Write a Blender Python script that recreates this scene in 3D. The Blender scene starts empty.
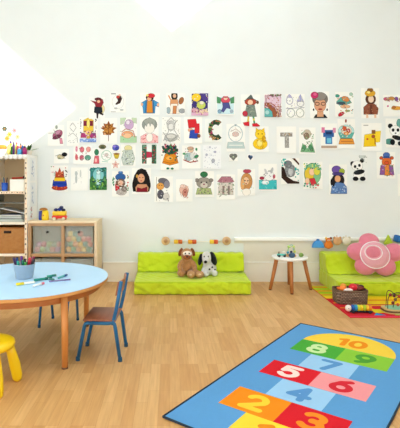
import bpy, bmesh, math, random
from mathutils import Vector, Matrix
random.seed(7)
C = bpy.context.scene.collection
PI = math.pi
F, CX, HY, EYE = 452.0, 170.0, 179.0, 1.31      # camera model: focal length (px), vanishing point, eye height
WALL = 5.78                                     # distance of the back wall

# ------------------------------------------------------------------ materials
def lin(c):
    c = c / 255.0
    return c / 12.92 if c <= 0.04045 else ((c + 0.055) / 1.055) ** 2.4
def rgb(h):
    return (lin(int(h[0:2], 16)), lin(int(h[2:4], 16)), lin(int(h[4:6], 16)), 1.0)
MATS = {}
def mat(h, rough=0.6, noise=0.0, nscale=8.0, bump=0.0, bscale=30.0, spec=0.4, metal=0.0, sheen=0.0, trans=0.0):
    key = (h, rough, noise, nscale, bump, bscale, spec, metal, sheen, trans)
    if key in MATS: return MATS[key]
    m = bpy.data.materials.new('mat_' + h); m.use_nodes = True
    nt = m.node_tree; b = nt.nodes['Principled BSDF']
    col = rgb(h)
    b.inputs['Base Color'].default_value = col
    b.inputs['Roughness'].default_value = rough
    b.inputs['Specular IOR Level'].default_value = spec
    b.inputs['Metallic'].default_value = metal
    b.inputs['Sheen Weight'].default_value = sheen
    tc = nt.nodes.new('ShaderNodeTexCoord')
    n = nt.nodes.new('ShaderNodeTexNoise'); n.inputs['Scale'].default_value = nscale
    nt.links.new(tc.outputs['Object'], n.inputs['Vector'])
    mx = nt.nodes.new('ShaderNodeMix'); mx.data_type = 'RGBA'
    k = max(noise, 0.03)
    mx.inputs[6].default_value = tuple(c * (1 - k) for c in col[:3]) + (1,)
    mx.inputs[7].default_value = tuple(min(1, c * (1 + k)) for c in col[:3]) + (1,)
    nt.links.new(n.outputs['Fac'], mx.inputs[0])
    nt.links.new(mx.outputs[2], b.inputs['Base Color'])
    if bump > 0:
        n2 = nt.nodes.new('ShaderNodeTexNoise'); n2.inputs['Scale'].default_value = bscale
        n2.inputs['Detail'].default_value = 3
        nt.links.new(tc.outputs['Object'], n2.inputs['Vector'])
        bp = nt.nodes.new('ShaderNodeBump'); bp.inputs['Strength'].default_value = bump
        bp.inputs['Distance'].default_value = 0.02
        nt.links.new(n2.outputs['Fac'], bp.inputs['Height'])
        nt.links.new(bp.outputs['Normal'], b.inputs['Normal'])
    if trans > 0:
        b.inputs['Alpha'].default_value = 1 - trans
    MATS[key] = m
    return m
def wood(h1, h2, scale=(30, 3, 30), rough=0.5):
    key = ('wood', h1, h2, scale, rough)
    if key in MATS: return MATS[key]
    m = bpy.data.materials.new('wood_' + h1); m.use_nodes = True
    nt = m.node_tree; b = nt.nodes['Principled BSDF']; b.inputs['Roughness'].default_value = rough
    tc = nt.nodes.new('ShaderNodeTexCoord'); mp = nt.nodes.new('ShaderNodeMapping')
    mp.inputs['Scale'].default_value = scale
    n = nt.nodes.new('ShaderNodeTexNoise'); n.inputs['Scale'].default_value = 1.0; n.inputs['Detail'].default_value = 4
    cr = nt.nodes.new('ShaderNodeValToRGB')
    cr.color_ramp.elements[0].position = 0.3; cr.color_ramp.elements[0].color = rgb(h1)
    cr.color_ramp.elements[1].position = 0.7; cr.color_ramp.elements[1].color = rgb(h2)
    nt.links.new(tc.outputs['Object'], mp.inputs[0]); nt.links.new(mp.outputs[0], n.inputs['Vector'])
    nt.links.new(n.outputs['Fac'], cr.inputs[0]); nt.links.new(cr.outputs[0], b.inputs['Base Color'])
    MATS[key] = m
    return m
def wicker(h1, h2, sx, sz):
    key = ('wicker', h1, h2, sx, sz)
    if key in MATS: return MATS[key]
    m = bpy.data.materials.new('wicker_' + h1); m.use_nodes = True
    nt = m.node_tree; b = nt.nodes['Principled BSDF']; b.inputs['Roughness'].default_value = 0.7
    tc = nt.nodes.new('ShaderNodeTexCoord'); sp = nt.nodes.new('ShaderNodeSeparateXYZ')
    ad = nt.nodes.new('ShaderNodeMath'); ad.operation = 'ADD'
    cb = nt.nodes.new('ShaderNodeCombineXYZ')
    br = nt.nodes.new('ShaderNodeTexBrick')
    br.inputs['Color1'].default_value = rgb(h1); br.inputs['Color2'].default_value = rgb(h2)
    br.inputs['Mortar'].default_value = tuple(c * 0.35 for c in rgb(h1)[:3]) + (1,)
    br.inputs['Scale'].default_value = 1.0; br.inputs['Mortar Size'].default_value = sz * 0.16
    br.inputs['Brick Width'].default_value = sx; br.inputs['Row Height'].default_value = sz
    nt.links.new(tc.outputs['Object'], sp.inputs[0])
    nt.links.new(sp.outputs['X'], ad.inputs[0]); nt.links.new(sp.outputs['Y'], ad.inputs[1])
    nt.links.new(ad.outputs[0], cb.inputs['X']); nt.links.new(sp.outputs['Z'], cb.inputs['Y'])
    nt.links.new(cb.outputs[0], br.inputs['Vector'])
    nt.links.new(br.outputs['Color'], b.inputs['Base Color'])
    bp = nt.nodes.new('ShaderNodeBump'); bp.inputs['Strength'].default_value = 0.8; bp.inputs['Distance'].default_value = 0.01
    bp.invert = True
    nt.links.new(br.outputs['Fac'], bp.inputs['Height']); nt.links.new(bp.outputs['Normal'], b.inputs['Normal'])
    MATS[key] = m
    return m
def floor_mat():
    m = bpy.data.materials.new('laminate_floor'); m.use_nodes = True
    nt = m.node_tree; b = nt.nodes['Principled BSDF']
    b.inputs['Roughness'].default_value = 0.42; b.inputs['Specular IOR Level'].default_value = 0.35
    tc = nt.nodes.new('ShaderNodeTexCoord'); sp = nt.nodes.new('ShaderNodeSeparateXYZ'); cb = nt.nodes.new('ShaderNodeCombineXYZ')
    nt.links.new(tc.outputs['Object'], sp.inputs[0])
    nt.links.new(sp.outputs['Y'], cb.inputs['X']); nt.links.new(sp.outputs['X'], cb.inputs['Y'])
    def brick(c1, c2, w, h, ms):
        br = nt.nodes.new('ShaderNodeTexBrick')
        br.inputs['Color1'].default_value = rgb(c1); br.inputs['Color2'].default_value = rgb(c2)
        br.inputs['Mortar'].default_value = rgb('C08A4C')
        br.inputs['Scale'].default_value = 1.0; br.inputs['Mortar Size'].default_value = ms
        br.inputs['Brick Width'].default_value = w; br.inputs['Row Height'].default_value = h
        br.offset = 0.37; br.offset_frequency = 3; br.squash = 1
        nt.links.new(cb.outputs[0], br.inputs['Vector'])
        return br
    br = brick('DFB277', 'CE9A5C', 0.40, 0.066, 0.0007)
    n = nt.nodes.new('ShaderNodeTexNoise'); n.inputs['Scale'].default_value = 1.0; n.inputs['Detail'].default_value = 5
    mp = nt.nodes.new('ShaderNodeMapping'); mp.inputs['Scale'].default_value = (55, 3.5, 1)
    nt.links.new(tc.outputs['Object'], mp.inputs[0]); nt.links.new(mp.outputs[0], n.inputs['Vector'])
    cr = nt.nodes.new('ShaderNodeValToRGB')
    cr.color_ramp.elements[0].position = 0.3; cr.color_ramp.elements[0].color = (0.84, 0.8, 0.74, 1)
    cr.color_ramp.elements[1].position = 0.7; cr.color_ramp.elements[1].color = (1.0, 1.0, 1.0, 1)
    nt.links.new(n.outputs['Fac'], cr.inputs[0])
    mx = nt.nodes.new('ShaderNodeMix'); mx.data_type = 'RGBA'; mx.blend_type = 'MULTIPLY'; mx.inputs[0].default_value = 1
    nt.links.new(br.outputs['Color'], mx.inputs[6]); nt.links.new(cr.outputs[0], mx.inputs[7])
    nt.links.new(mx.outputs[2], b.inputs['Base Color'])
    return m

# ------------------------------------------------------------------ mesh helpers
class MB:
    """collects shapes into one mesh, with a material slot per material used"""
    def __init__(self): self.bm = bmesh.new(); self.mats = []
    def slot(self, m):
        if m not in self.mats: self.mats.append(m)
        return self.mats.index(m)
    def _fin(self, verts, m, smooth=False):
        i = self.slot(m)
        for f in {f for v in verts for f in v.link_faces}:
            f.material_index = i; f.smooth = smooth
    def box(self, c, s, m, rot=None, bevel=0.0, seg=2):
        M = Matrix.Translation(Vector(c))
        if rot: M = M @ (rot if isinstance(rot, Matrix) else Matrix.Rotation(rot[0], 4, 'X') @ Matrix.Rotation(rot[1], 4, 'Y') @ Matrix.Rotation(rot[2], 4, 'Z'))
        tmp = bmesh.new(); bmesh.ops.create_cube(tmp, size=1.0)
        bmesh.ops.scale(tmp, vec=Vector(s), verts=tmp.verts)
        if bevel > 0:
            bmesh.ops.bevel(tmp, geom=tmp.edges[:], offset=min(bevel, min(s) * 0.49), segments=seg, affect='EDGES', profile=0.5)
        return self._merge(tmp, M, m, bevel > 0)
    def _merge(self, tmp, M, m, smooth):
        bmesh.ops.transform(tmp, matrix=M, verts=tmp.verts)
        vm = {v: self.bm.verts.new(v.co) for v in tmp.verts}
        i = self.slot(m)
        for f in tmp.faces:
            try:
                nf = self.bm.faces.new([vm[v] for v in f.verts]); nf.material_index = i; nf.smooth = smooth
            except ValueError: pass
        tmp.free(); return self
    def ell(self, c, r, m, rot=None, sub=3):
        if not hasattr(r, '__len__'): r = (r, r, r)
        tmp = bmesh.new(); bmesh.ops.create_icosphere(tmp, subdivisions=sub, radius=1.0)
        bmesh.ops.scale(tmp, vec=Vector(r), verts=tmp.verts)
        M = Matrix.Translation(Vector(c))
        if rot: M = M @ Matrix.Rotation(rot[0], 4, 'X') @ Matrix.Rotation(rot[1], 4, 'Y') @ Matrix.Rotation(rot[2], 4, 'Z')
        return self._merge(tmp, M, m, True)
    def lathe(self, prof, m, c=(0, 0, 0), seg=32, rot=None, smooth=True):
        tmp = bmesh.new(); rings = []
        for r, z in prof:
            if r < 1e-6: rings.append([tmp.verts.new((0, 0, z))])
            else: rings.append([tmp.verts.new((r * math.cos(2 * PI * k / seg), r * math.sin(2 * PI * k / seg), z)) for k in range(seg)])
        for a, b in zip(rings, rings[1:]):
            for k in range(seg):
                q = [a[k % len(a)], a[(k + 1) % len(a)], b[(k + 1) % len(b)], b[k % len(b)]]
                q2 = []
                for v in q:
                    if v not in q2: q2.append(v)
                if len(q2) > 2: tmp.faces.new(q2)
        for rg, flip in ((rings[0], True), (rings[-1], False)):
            if len(rg) > 2: tmp.faces.new(rg[::-1] if flip else rg)
        bmesh.ops.recalc_face_normals(tmp, faces=tmp.faces)
        M = Matrix.Translation(Vector(c))
        if rot: M = M @ (rot if isinstance(rot, Matrix) else Matrix.Rotation(rot[0], 4, 'X') @ Matrix.Rotation(rot[1], 4, 'Y') @ Matrix.Rotation(rot[2], 4, 'Z'))
        self._merge(tmp, M, m, smooth)
        return self
    def tube(self, pts, r, m, seg=10, fillet=0.0):
        pts = [Vector(p) for p in pts]
        if fillet > 0 and len(pts) > 2:
            np_ = [pts[0]]
            for i in range(1, len(pts) - 1):
                a, b, c = pts[i - 1], pts[i], pts[i + 1]
                d1 = (a - b).normalized() * min(fillet, (a - b).length * .45); d2 = (c - b).normalized() * min(fillet, (c - b).length * .45)
                for k in range(6):
                    t = k / 5; np_.append((b + d1) * (1 - t) ** 2 + b * 2 * t * (1 - t) + (b + d2) * t * t)
            np_.append(pts[-1]); pts = np_
        rs = r if hasattr(r, '__len__') else [r] * len(pts)
        if len(rs) != len(pts): rs = [rs[0] + (rs[-1] - rs[0]) * i / (len(pts) - 1) for i in range(len(pts))]
        tmp = bmesh.new(); rings = []; up = None
        for i, p in enumerate(pts):
            t = (pts[min(i + 1, len(pts) - 1)] - pts[max(i - 1, 0)]).normalized()
            if up is None: up = Vector((0, 0, 1)) if abs(t.z) < .9 else Vector((1, 0, 0))
            a = t.cross(up).normalized(); b = a.cross(t).normalized(); up = b
            rings.append([tmp.verts.new(p + (a * math.cos(2 * PI * k / seg) + b * math.sin(2 * PI * k / seg)) * rs[i]) for k in range(seg)])
        for x, y in zip(rings, rings[1:]):
            for k in range(seg): tmp.faces.new([x[k], x[(k + 1) % seg], y[(k + 1) % seg], y[k]])
        tmp.faces.new(rings[0][::-1]); tmp.faces.new(rings[-1])
        bmesh.ops.recalc_face_normals(tmp, faces=tmp.faces)
        return self._merge(tmp, Matrix(), m, True)
    def prism(self, poly, m, a, n, thick):
        """poly = list of 3-D points (planar), extruded by n*thick"""
        tmp = bmesh.new(); n = Vector(n)
        v1 = [tmp.verts.new(Vector(p)) for p in poly]; v2 = [tmp.verts.new(Vector(p) + n * thick) for p in poly]
        tmp.faces.new(v1); tmp.faces.new(v2[::-1])
        for k in range(len(poly)): tmp.faces.new([v1[k], v1[(k + 1) % len(poly)], v2[(k + 1) % len(poly)], v2[k]])
        bmesh.ops.recalc_face_normals(tmp, faces=tmp.faces)
        return self._merge(tmp, Matrix(), m, False)
    def face(self, pts, m):
        f = self.bm.faces.new([self.bm.verts.new(Vector(p)) for p in pts]); f.material_index = self.slot(m); return self
    def build(self, name, parent=None, loc=None, rz=0.0):
        me = bpy.data.meshes.new(name); self.bm.to_mesh(me); self.bm.free()
        for m in self.mats: me.materials.append(m)
        o = bpy.data.objects.new(name, me); C.objects.link(o)
        if parent is not None: o.parent = parent
        if loc is not None: o.location = loc
        o.rotation_euler = (0, 0, rz)
        return o
def tag(o, label=None, cat=None, group=None, kind=None):
    if label: o['label'] = label
    if cat: o['category'] = cat
    if group: o['group'] = group
    if kind: o['kind'] = kind
    return o
def thing(name, label, cat, loc=(0, 0, 0), rz=0.0, group=None):
    o = bpy.data.objects.new(name, None); C.objects.link(o); o.location = loc; o.rotation_euler = (0, 0, rz)
    o.empty_display_size = 0.05
    return tag(o, label, cat, group)
def copy_tree(o, parent=None):
    c = o.copy(); C.objects.link(c)
    if parent is not None: c.parent = parent
    for ch in list(o.children): copy_tree(ch, c)
    return c
def remesh(o, vox, smooth=8):
    m = o.modifiers.new('remesh', 'REMESH'); m.mode = 'VOXEL'; m.voxel_size = vox; m.use_smooth_shade = True
    s = o.modifiers.new('smooth', 'SMOOTH'); s.factor = 0.5; s.iterations = smooth
    return o
def struct(o): return tag(o, kind='structure')

# ------------------------------------------------------------------ the room
wallm = mat('E8ECEA', 0.85, 0.01, 3, 0.05, 60, 0.2)
white = mat('F1EFE8', 0.5, 0.01)
XL, XR, YB = -4.0, 4.1, -1.6
RID = 6.4
roofz = lambda x: RID - 0.9 * abs(x)
b = MB(); b.box(((XL + XR) / 2, (YB + WALL) / 2, -0.05), (XR - XL, WALL - YB, 0.1), floor_mat()); struct(b.build('floor'))
b = MB(); b.prism([(XL, WALL, 0), (XR, WALL, 0), (XR, WALL, roofz(XR)), (0, WALL, RID), (XL, WALL, roofz(XL))], wallm, 0, (0, 1, 0), 0.12)
struct(b.build('wall_back'))
# left wall, out of the picture, with two tall windows
b = MB(); hl = roofz(XL)
b.box((XL - 0.06, (YB + WALL) / 2, 0.2), (0.12, WALL - YB, 0.4), wallm)
b.box((XL - 0.06, (YB + WALL) / 2, (2.55 + hl) / 2), (0.12, WALL - YB, hl - 2.55), wallm)
for y0, y1 in ((YB, -1.3), (1.2, 1.4), (3.9, WALL)):
    b.box((XL - 0.06, (y0 + y1) / 2, 1.475), (0.12, y1 - y0, 2.15), wallm)
struct(b.build('wall_left'))
b = MB(); b.box((XR + 0.06, (YB + WALL) / 2, roofz(XR) / 2), (0.12, WALL - YB, roofz(XR)), wallm); struct(b.build('wall_right'))
# rear wall, behind the viewer, is mostly glazed
b = MB()
b.box(((XL + XR) / 2, YB - 0.06, 0.1), (XR - XL, 0.12, 0.2), wallm)
b.prism([(XL, YB, 2.7), (XR, YB, 2.7), (0, YB, RID)], wallm, 0, (0, -1, 0), 0.12)
b.box((XL + .15, YB - 0.06, 1.45), (0.3, 0.12, 2.5), wallm); b.box((XR - .15, YB - 0.06, 1.45), (0.3, 0.12, 2.5), wallm)
struct(b.build('wall_rear'))
# glazing: thin frames and clear panes
glass = bpy.data.materials.new('clear_glass'); glass.use_nodes = True
nt = glass.node_tree; nt.nodes.clear()
o_ = nt.nodes.new('ShaderNodeOutputMaterial'); t_ = nt.nodes.new('ShaderNodeBsdfTransparent'); g_ = nt.nodes.new('ShaderNodeBsdfGlossy')
t_.inputs[0].default_value = (.97, .98, .98, 1); g_.inputs['Roughness'].default_value = 0.02
mx_ = nt.nodes.new('ShaderNodeMixShader'); mx_.inputs[0].default_value = 0.04
nt.links.new(t_.outputs[0], mx_.inputs[1]); nt.links.new(g_.outputs[0], mx_.inputs[2]); nt.links.new(mx_.outputs[0], o_.inputs[0])
def window(n, orig, ux, uy, w, h, nx):
    orig, ux, uy = Vector(orig), Vector(ux), Vector(uy); nn = ux.cross(uy).normalized()
    R = Matrix((ux, uy, nn)).transposed().to_4x4()
    b = MB(); t = 0.05
    for px, py, sx, sy in [(w / 2, t / 2, w, t), (w / 2, h - t / 2, w, t)] + [(t / 2 + (w - t) * k / nx, h / 2, t, h - 2 * t) for k in range(nx + 1)]:
        b.box(orig + ux * px + uy * py, (sx, sy, 0.06), white, rot=R)
    fr = b.build('window_%d' % n); struct(fr)
    p = MB(); c = [orig + ux * a + uy * d for a, d in ((0, 0), (w, 0), (w, h), (0, h))]
    p.prism(c, glass, 0, nn, 0.004); p.build('pane', fr)
window(1, (XL + .3, YB - .06, 0.2), (1, 0, 0), (0, 0, 1), XR - XL - .6, 2.5, 5)
window(2, (XL - .06, -1.3, 0.4), (0, 1, 0), (0, 0, 1), 2.5, 2.15, 2)
window(3, (XL - .06, 1.4, 0.4), (0, 1, 0), (0, 0, 1), 2.5, 2.15, 2)
# added unseen canopy outside the rear windows, only to block the sun
b = MB(); b.box(((XL + XR) / 2, YB - 1.45, 2.80), (XR - XL + 4.5, 2.7, .08), white)
for x in (XL, XR): b.box((x, YB - 2.7, 1.35), (.12, .12, 2.82), white)
struct(b.build('added_sun_canopy'))
# sloping ceiling: right slope holds two roof windows
n = Vector((0.9, 0, 1)).normalized()
b = MB(); XT, XB_ = 0.35, 1.90
WIN = ((2.0, 3.30), (4.26, 5.45))
def slope(b, x0, x1, y0, y1):
    b.prism([(x0, y0, roofz(x0)), (x1, y0, roofz(x1)), (x1, y1, roofz(x1)), (x0, y1, roofz(x0))], wallm, 0, n, 0.03)
slope(b, 0, XT, YB, WALL); slope(b, XB_, XR, YB, WALL)
for y0, y1 in ((YB, WIN[0][0]), (WIN[0][1], WIN[1][0]), (WIN[1][1], WALL)): slope(b, XT, XB_, y0, y1)
b.prism([(XL, YB, roofz(XL)), (0, YB, RID), (0, WALL, RID), (XL, WALL, roofz(XL))], wallm, 0, Vector((-.9, 0, 1)).normalized(), 0.03)
struct(b.build('ceiling'))
# baseboard, right-hand trunking rail
XC = -0.855                                     # the cabinet ends here
b = MB(); b.box(((XC + XR) / 2, WALL - 0.009, 0.120), (XR - XC, 0.018, 0.240), mat('EFEADC', .5)); b.box(((XC + XR) / 2, WALL - 0.012, 0.246), (XR - XC, 0.024, 0.012), white, bevel=.004)
struct(b.build('baseboard_back'))
XRAIL = 0.82
b = MB(); b.box(((XRAIL + XR) / 2, WALL - 0.02, 0.545), (XR - XRAIL, 0.04, 0.045), mat('F7F6F0', .4), bevel=0.006)
b.box(((XRAIL + XR) / 2, WALL - 0.006, 0.505), (XR - XRAIL, 0.012, 0.03), mat('DDD8C6', .6))  # darker strip: thin shading under the rail, put in as colour
b.box(((XRAIL + .12 + XR) / 2, WALL - 0.004, 0.37), (XR - XRAIL - .12, 0.008, 0.235), mat('E4DFCF', .7))  # darker beige sheet stands in for the recessed shading below the rail
struct(b.build('trim_1'))

# ------------------------------------------------------------------ drawings pinned to the wall
def wx(px): return (px - CX) * WALL / F
def wz(py): return EYE - (py - HY) * WALL / F
def ellpts(cx, cy, rx, ry, n=18, rot=0):
    o = []
    for k in range(n):
        a = 2 * PI * k / n; x, y = rx * math.cos(a), ry * math.sin(a)
        o.append((cx + x * math.cos(rot) - y * math.sin(rot), cy + x * math.sin(rot) + y * math.cos(rot)))
    return o
SH = 0
def drawing(label, box, ops, paper='F4F4EE', tilt=0.0, bg=None, rz=0.0):
    """box and ops are laid out on the wall in a 1/78 m grid; ops: e ellipse, p polygon, l line, s scatter"""
    global SH; SH += 1
    x0, y0, x1, y1 = box; cx, cy = (x0 + x1) / 2, (y0 + y1) / 2
    S = WALL / F; b = MB(); pm = mat(paper, 0.75, spec=.2)
    w, h = (x1 - x0) * S, (y1 - y0) * S
    bot = 0.010                                  # the free lower edge stands off the wall a little
    def P(px, py, d):                            # picture grid -> local sheet coordinates
        lx, lz = (px - cx) * S, -(py - cy) * S
        t = (h / 2 - lz) / h
        return (lx, -(0.0008 + bot * t * t) - d, lz)
    N = 8; top = []; 
    tmpv = []
    for r in range(N + 1):
        yy = y0 + (y1 - y0) * r / N
        tmpv.append([b.bm.verts.new(P(x, yy, 0)) for x in (x0, x1)] + [b.bm.verts.new(Vector(P(x, yy, 0)) + Vector((0, 0.0008, 0))) for x in (x0, x1)])
    s = b.slot(pm)
    for a, c in zip(tmpv, tmpv[1:]):
        for i, j in ((0, 1), (1, 3), (3, 2), (2, 0)):
            f = b.bm.faces.new([a[i], c[i], c[j], a[j]]); f.material_index = s
    b.bm.faces.new([tmpv[0][i] for i in (0, 1, 3, 2)]); b.bm.faces.new([tmpv[-1][i] for i in (2, 3, 1, 0)])
    depth = [0.0]
    def lay(pts, col):
        depth[0] += 0.00022
        m = mat(col, 0.75, spec=.2)
        # cut into horizontal bands so that the ink follows the bend of the sheet
        tb = bmesh.new(); vs = [tb.verts.new((x, y, 0)) for x, y in pts]
        try: tb.faces.new(vs)
        except ValueError: tb.free(); return
        for co_, no_ in (((x0 + .3, 0, 0), (-1, 0, 0)), ((x1 - .3, 0, 0), (1, 0, 0)), ((0, y0 + .3, 0), (0, -1, 0)), ((0, y1 - .3, 0), (0, 1, 0))):
            bmesh.ops.bisect_plane(tb, geom=tb.verts[:] + tb.edges[:] + tb.faces[:], plane_co=co_, plane_no=no_, clear_outer=True)
        if not tb.faces: tb.free(); return
        for r in range(1, N):
            yy = y0 + (y1 - y0) * r / N
            bmesh.ops.bisect_plane(tb, geom=tb.verts[:] + tb.edges[:] + tb.faces[:], plane_co=(0, yy, 0), plane_no=(0, 1, 0))
        i = b.slot(m); vm = {v: b.bm.verts.new(P(v.co.x, v.co.y, 0.0004 + depth[0])) for v in tb.verts}
        for f in tb.faces:
            nf = b.bm.faces.new([vm[v] for v in f.verts]); nf.material_index = i
        tb.free()
    if bg: lay([(x0 + .7, y0 + .7), (x1 - .7, y0 + .7), (x1 - .7, y1 - .7), (x0 + .7, y1 - .7)], bg)
    rnd = random.Random(SH)
    K = 1.08
    gx = lambda v: cx + (v - cx) * K
    gy = lambda v: cy + (v - cy) * K
    def dark(c, f=.42): return '%02X%02X%02X' % tuple(int(int(c[i:i + 2], 16) * f) for i in (0, 2, 4))
    for op in ops:
        k = op[0]; op = list(op)
        if k in 'eo': 
            i = 2 if k == 'e' else 3
            op[i] = gx(op[i]); op[i + 1] = gy(op[i + 1]); op[i + 2] *= K; op[i + 3] *= K
        elif k == 'p': op[2] = [(gx(x), gy(y)) for x, y in op[2]]
        elif k == 'l': op[3] = [(gx(x), gy(y)) for x, y in op[3]]
        elif k == 'r': op[2:6] = [gx(op[2]), gy(op[3]), gx(op[4]), gy(op[5])]
        elif k == 's': op[2:6] = [gx(op[2]), gy(op[3]), gx(op[4]), gy(op[5])]; op[6] = int(op[6] * 1.3)
        pale = int(op[1][0:2], 16) > 150 and int(op[1][2:4], 16) > 150 if isinstance(op[1], str) else True
        ow = .22 if pale else .3
        if k == 'e':
            if op[4] > 1.5 and op[5] > 1.1: lay(ellpts(op[2], op[3], op[4] + ow, op[5] + ow, rot=op[6] if len(op) > 6 else 0), dark(op[1], .55 if pale else .4))
            lay(ellpts(*op[2:6], rot=op[6] if len(op) > 6 else 0), op[1])
        elif k == 'p':
            xs = [p[0] for p in op[2]]; ys = [p[1] for p in op[2]]; mx_, my_ = sum(xs) / len(xs), sum(ys) / len(ys)
            if max(xs) - min(xs) > 3 and max(ys) - min(ys) > 2:
                lay([(mx_ + (x - mx_) * (1 + 2 * ow / (max(xs) - min(xs))), my_ + (y - my_) * (1 + 2 * ow / (max(ys) - min(ys)))) for x, y in op[2]], dark(op[1], .55 if pale else .4))
            lay(op[2], op[1])
        elif k == 'r': lay([(op[2], op[3]), (op[4], op[3]), (op[4], op[5]), (op[2], op[5])], op[1])
        elif k == 'l':
            wd = op[2] / 2
            for (ax, ay), (bx_, by_) in zip(op[3], op[3][1:]):
                L = math.hypot(bx_ - ax, by_ - ay) or 1; nx_, ny_ = -(by_ - ay) / L * wd, (bx_ - ax) / L * wd
                lay([(ax + nx_, ay + ny_), (bx_ + nx_, by_ + ny_), (bx_ - nx_, by_ - ny_), (ax - nx_, ay - ny_)], op[1])
        elif k == 'o':                          # outline ellipse: col, w, cx, cy, rx, ry
            p = ellpts(*op[3:7], n=14); p.append(p[0]); wd = op[2] / 2
            for (ax, ay), (bx_, by_) in zip(p, p[1:]):
                L = math.hypot(bx_ - ax, by_ - ay) or 1; nx_, ny_ = -(by_ - ay) / L * wd, (bx_ - ax) / L * wd
                depth[0] -= 0.0002
                lay([(ax + nx_, ay + ny_), (bx_ + nx_, by_ + ny_), (bx_ - nx_, by_ - ny_), (ax - nx_, ay - ny_)], op[1])
        elif k == 's':                          # scatter: cols, x0,y0,x1,y1, n, size
            for _ in range(op[6]):
                depth[0] -= 0.0001
                lay(ellpts(rnd.uniform(op[2], op[4]), rnd.uniform(op[3], op[5]), op[7] * rnd.uniform(.6, 1.2), op[7] * rnd.uniform(.6, 1.2), n=7), rnd.choice(op[1]))
    for f in b.bm.faces:
        pass
    o = b.build('drawing', loc=(wx(cx), WALL, wz(cy)))
    o.rotation_euler = (0, tilt, 0)
    # keep a small gap to the plaster whatever the tilt
    return tag(o, label, 'drawing', 'coloured drawings pinned to the wall')

SK = 'E8B48E'
D = drawing
# top row
D('leaping pirate in red top and black skirt, left end of the top row', (89, 97, 105, 119), [
  ('e', 'E9D9A0', 101, 109, 3, 4), ('p', '8E2530', [(91, 101), (96, 102), (98, 99.5), (102, 100), (103, 103), (100.5, 108), (96, 107.5), (95, 104)]),
  ('e', '5A1C22', 98, 99.8, 3, 1.3), ('e', SK, 98.5, 102, 1.4, 1.3), ('p', '1B2230', [(95, 107), (101.5, 107.5), (102, 112), (98, 113.5), (94.5, 112)]),
  ('p', '2B1A18', [(96.5, 112.5), (98.5, 113), (98, 118), (96.8, 117.5)]), ('p', '2B1A18', [(100, 112), (103, 113.5), (102.5, 114.8), (99.5, 113.5)])], paper='EFF1EC')
D('mostly blank sheet with a small pencilled dancer in red and black', (110, 93, 125.5, 112.5), [
  ('r', '8A8A86', 111.5, 94, 116, 95), ('p', '3B2320', [(117, 98), (120, 96), (121.5, 99), (120, 103), (117, 104.5), (115.5, 104), (118, 101)]), ('e', 'C8413A', 118, 97.5, 1.4, 1.2),
  ('e', SK, 119.5, 95.8, 1, 1), ('e', 'B9B9B4', 116, 108, 1.6, .9), ('e', 'B9B9B4', 121.5, 109.5, 1.8, .9), ('r', '9A9A96', 111.5, 111, 116, 111.7), ('o', 'C9C9C4', .35, 118, 102, 5.5, 6.5)])
D('picture of a figure in red hat, blue coat and yellow waistcoat with arms wide', (140.5, 93, 159.5, 115), [
  ('p', '3C8DC4', [(142, 103), (146.5, 100.5), (153.5, 100.5), (158, 103), (158, 107), (155, 106), (154.5, 112.5), (144, 112.5), (143.5, 107)]),
  ('p', 'D98A2E', [(147.5, 101), (152, 101), (152.5, 112), (147, 112)]), ('e', '3A2420', 149.8, 98, 3.4, 3.2), ('e', SK, 149.3, 99.3, 2, 2), ('e', 'CF2F38', 151, 96.3, 3.4, 1.9), ('e', 'F1E27A', 147.5, 96, 1.2, 1),
  ('e', SK, 142.5, 104.5, 1.2, 1.5), ('e', SK, 157.5, 104.8, 1.2, 1.5), ('l', '2B4A66', .6, [(146.5, 101), (146, 112)]), ('l', '2B4A66', .6, [(153, 101), (153.6, 112)])])
D('picture of a black-haired dancer in tan wrap and grey boots', (166.5, 93, 185, 115.5), [
  ('e', '2A2019', 174.5, 96.5, 2.8, 4), ('e', SK, 174.6, 96.6, 1.5, 1.8), ('p', 'D89A6A', [(171, 100), (177.5, 100), (178, 105), (176, 108), (172.5, 108), (170.5, 105)]),
  ('p', 'F3E9DC', [(171.5, 104), (177, 104), (179, 113), (169, 113)]), ('p', 'C9824E', [(173.5, 106), (176.5, 106), (176, 113), (173, 113)]), ('e', 'A86B40', 180.8, 101, 2, 3.3, .4), ('e', '9BA0A0', 181.5, 110.5, 2.8, 2), ('e', '9FB0B4', 169, 110, 1.7, 3), ('l', 'D89A6A', 1.3, [(171, 100), (169, 96)])])
D('full-page night scene in purple with yellow sun and pink mushrooms', (191, 93, 208.5, 116), [
  ('e', 'F2CB33', 196.5, 98, 4.2, 3.6), ('p', '4B3A85', [(200, 94), (207.5, 94), (207.5, 103), (202, 100)]), ('e', 'C3CE62', 201, 105, 4, 3.6), ('e', 'E7E0C6', 201.5, 103, 2, 1.6), ('e', 'D6A0B0', 195, 110, 3.5, 2), ('e', 'E6C9B0', 203, 111, 4, 2),
  ('s', ['E8D46A', 'F0ECE0', 'C57CA8'], 192, 95, 207, 115, 18, .6), ('p', 'D9A9C1', [(192, 112), (207.5, 112), (207.5, 115), (192, 115)]), ('s', ['9C3F52', 'E9D5A0'], 192, 108, 207, 115, 12, .8)], bg='3B2F73')
D('wide picture of a child in a pink jacket skating on pale blue', (216.5, 96, 234.5, 115), [
  ('p', '4F8F63', [(217, 97), (221.5, 99), (220.5, 103.5), (217, 103)]), ('p', '4F8F63', [(234, 97), (230, 99), (230.5, 103.5), (234, 103)]), ('e', 'D84E62', 225.5, 100.5, 4, 3.2), ('e', 'F0C9B0', 225.5, 98.7, 1.8, 1.8), ('e', 'C43C52', 225.5, 97.2, 2.1, 1.1),
  ('p', '4C4F8C', [(222.5, 103), (228.5, 103), (230, 109), (226.5, 108), (223.5, 112), (221.5, 110.5), (223, 107)]), ('e', '7C9FB8', 220, 111, 1.6, 1.6), ('e', '9FB3C4', 231, 111, 1.4, 1.4)], bg='CBE5EA')
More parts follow.
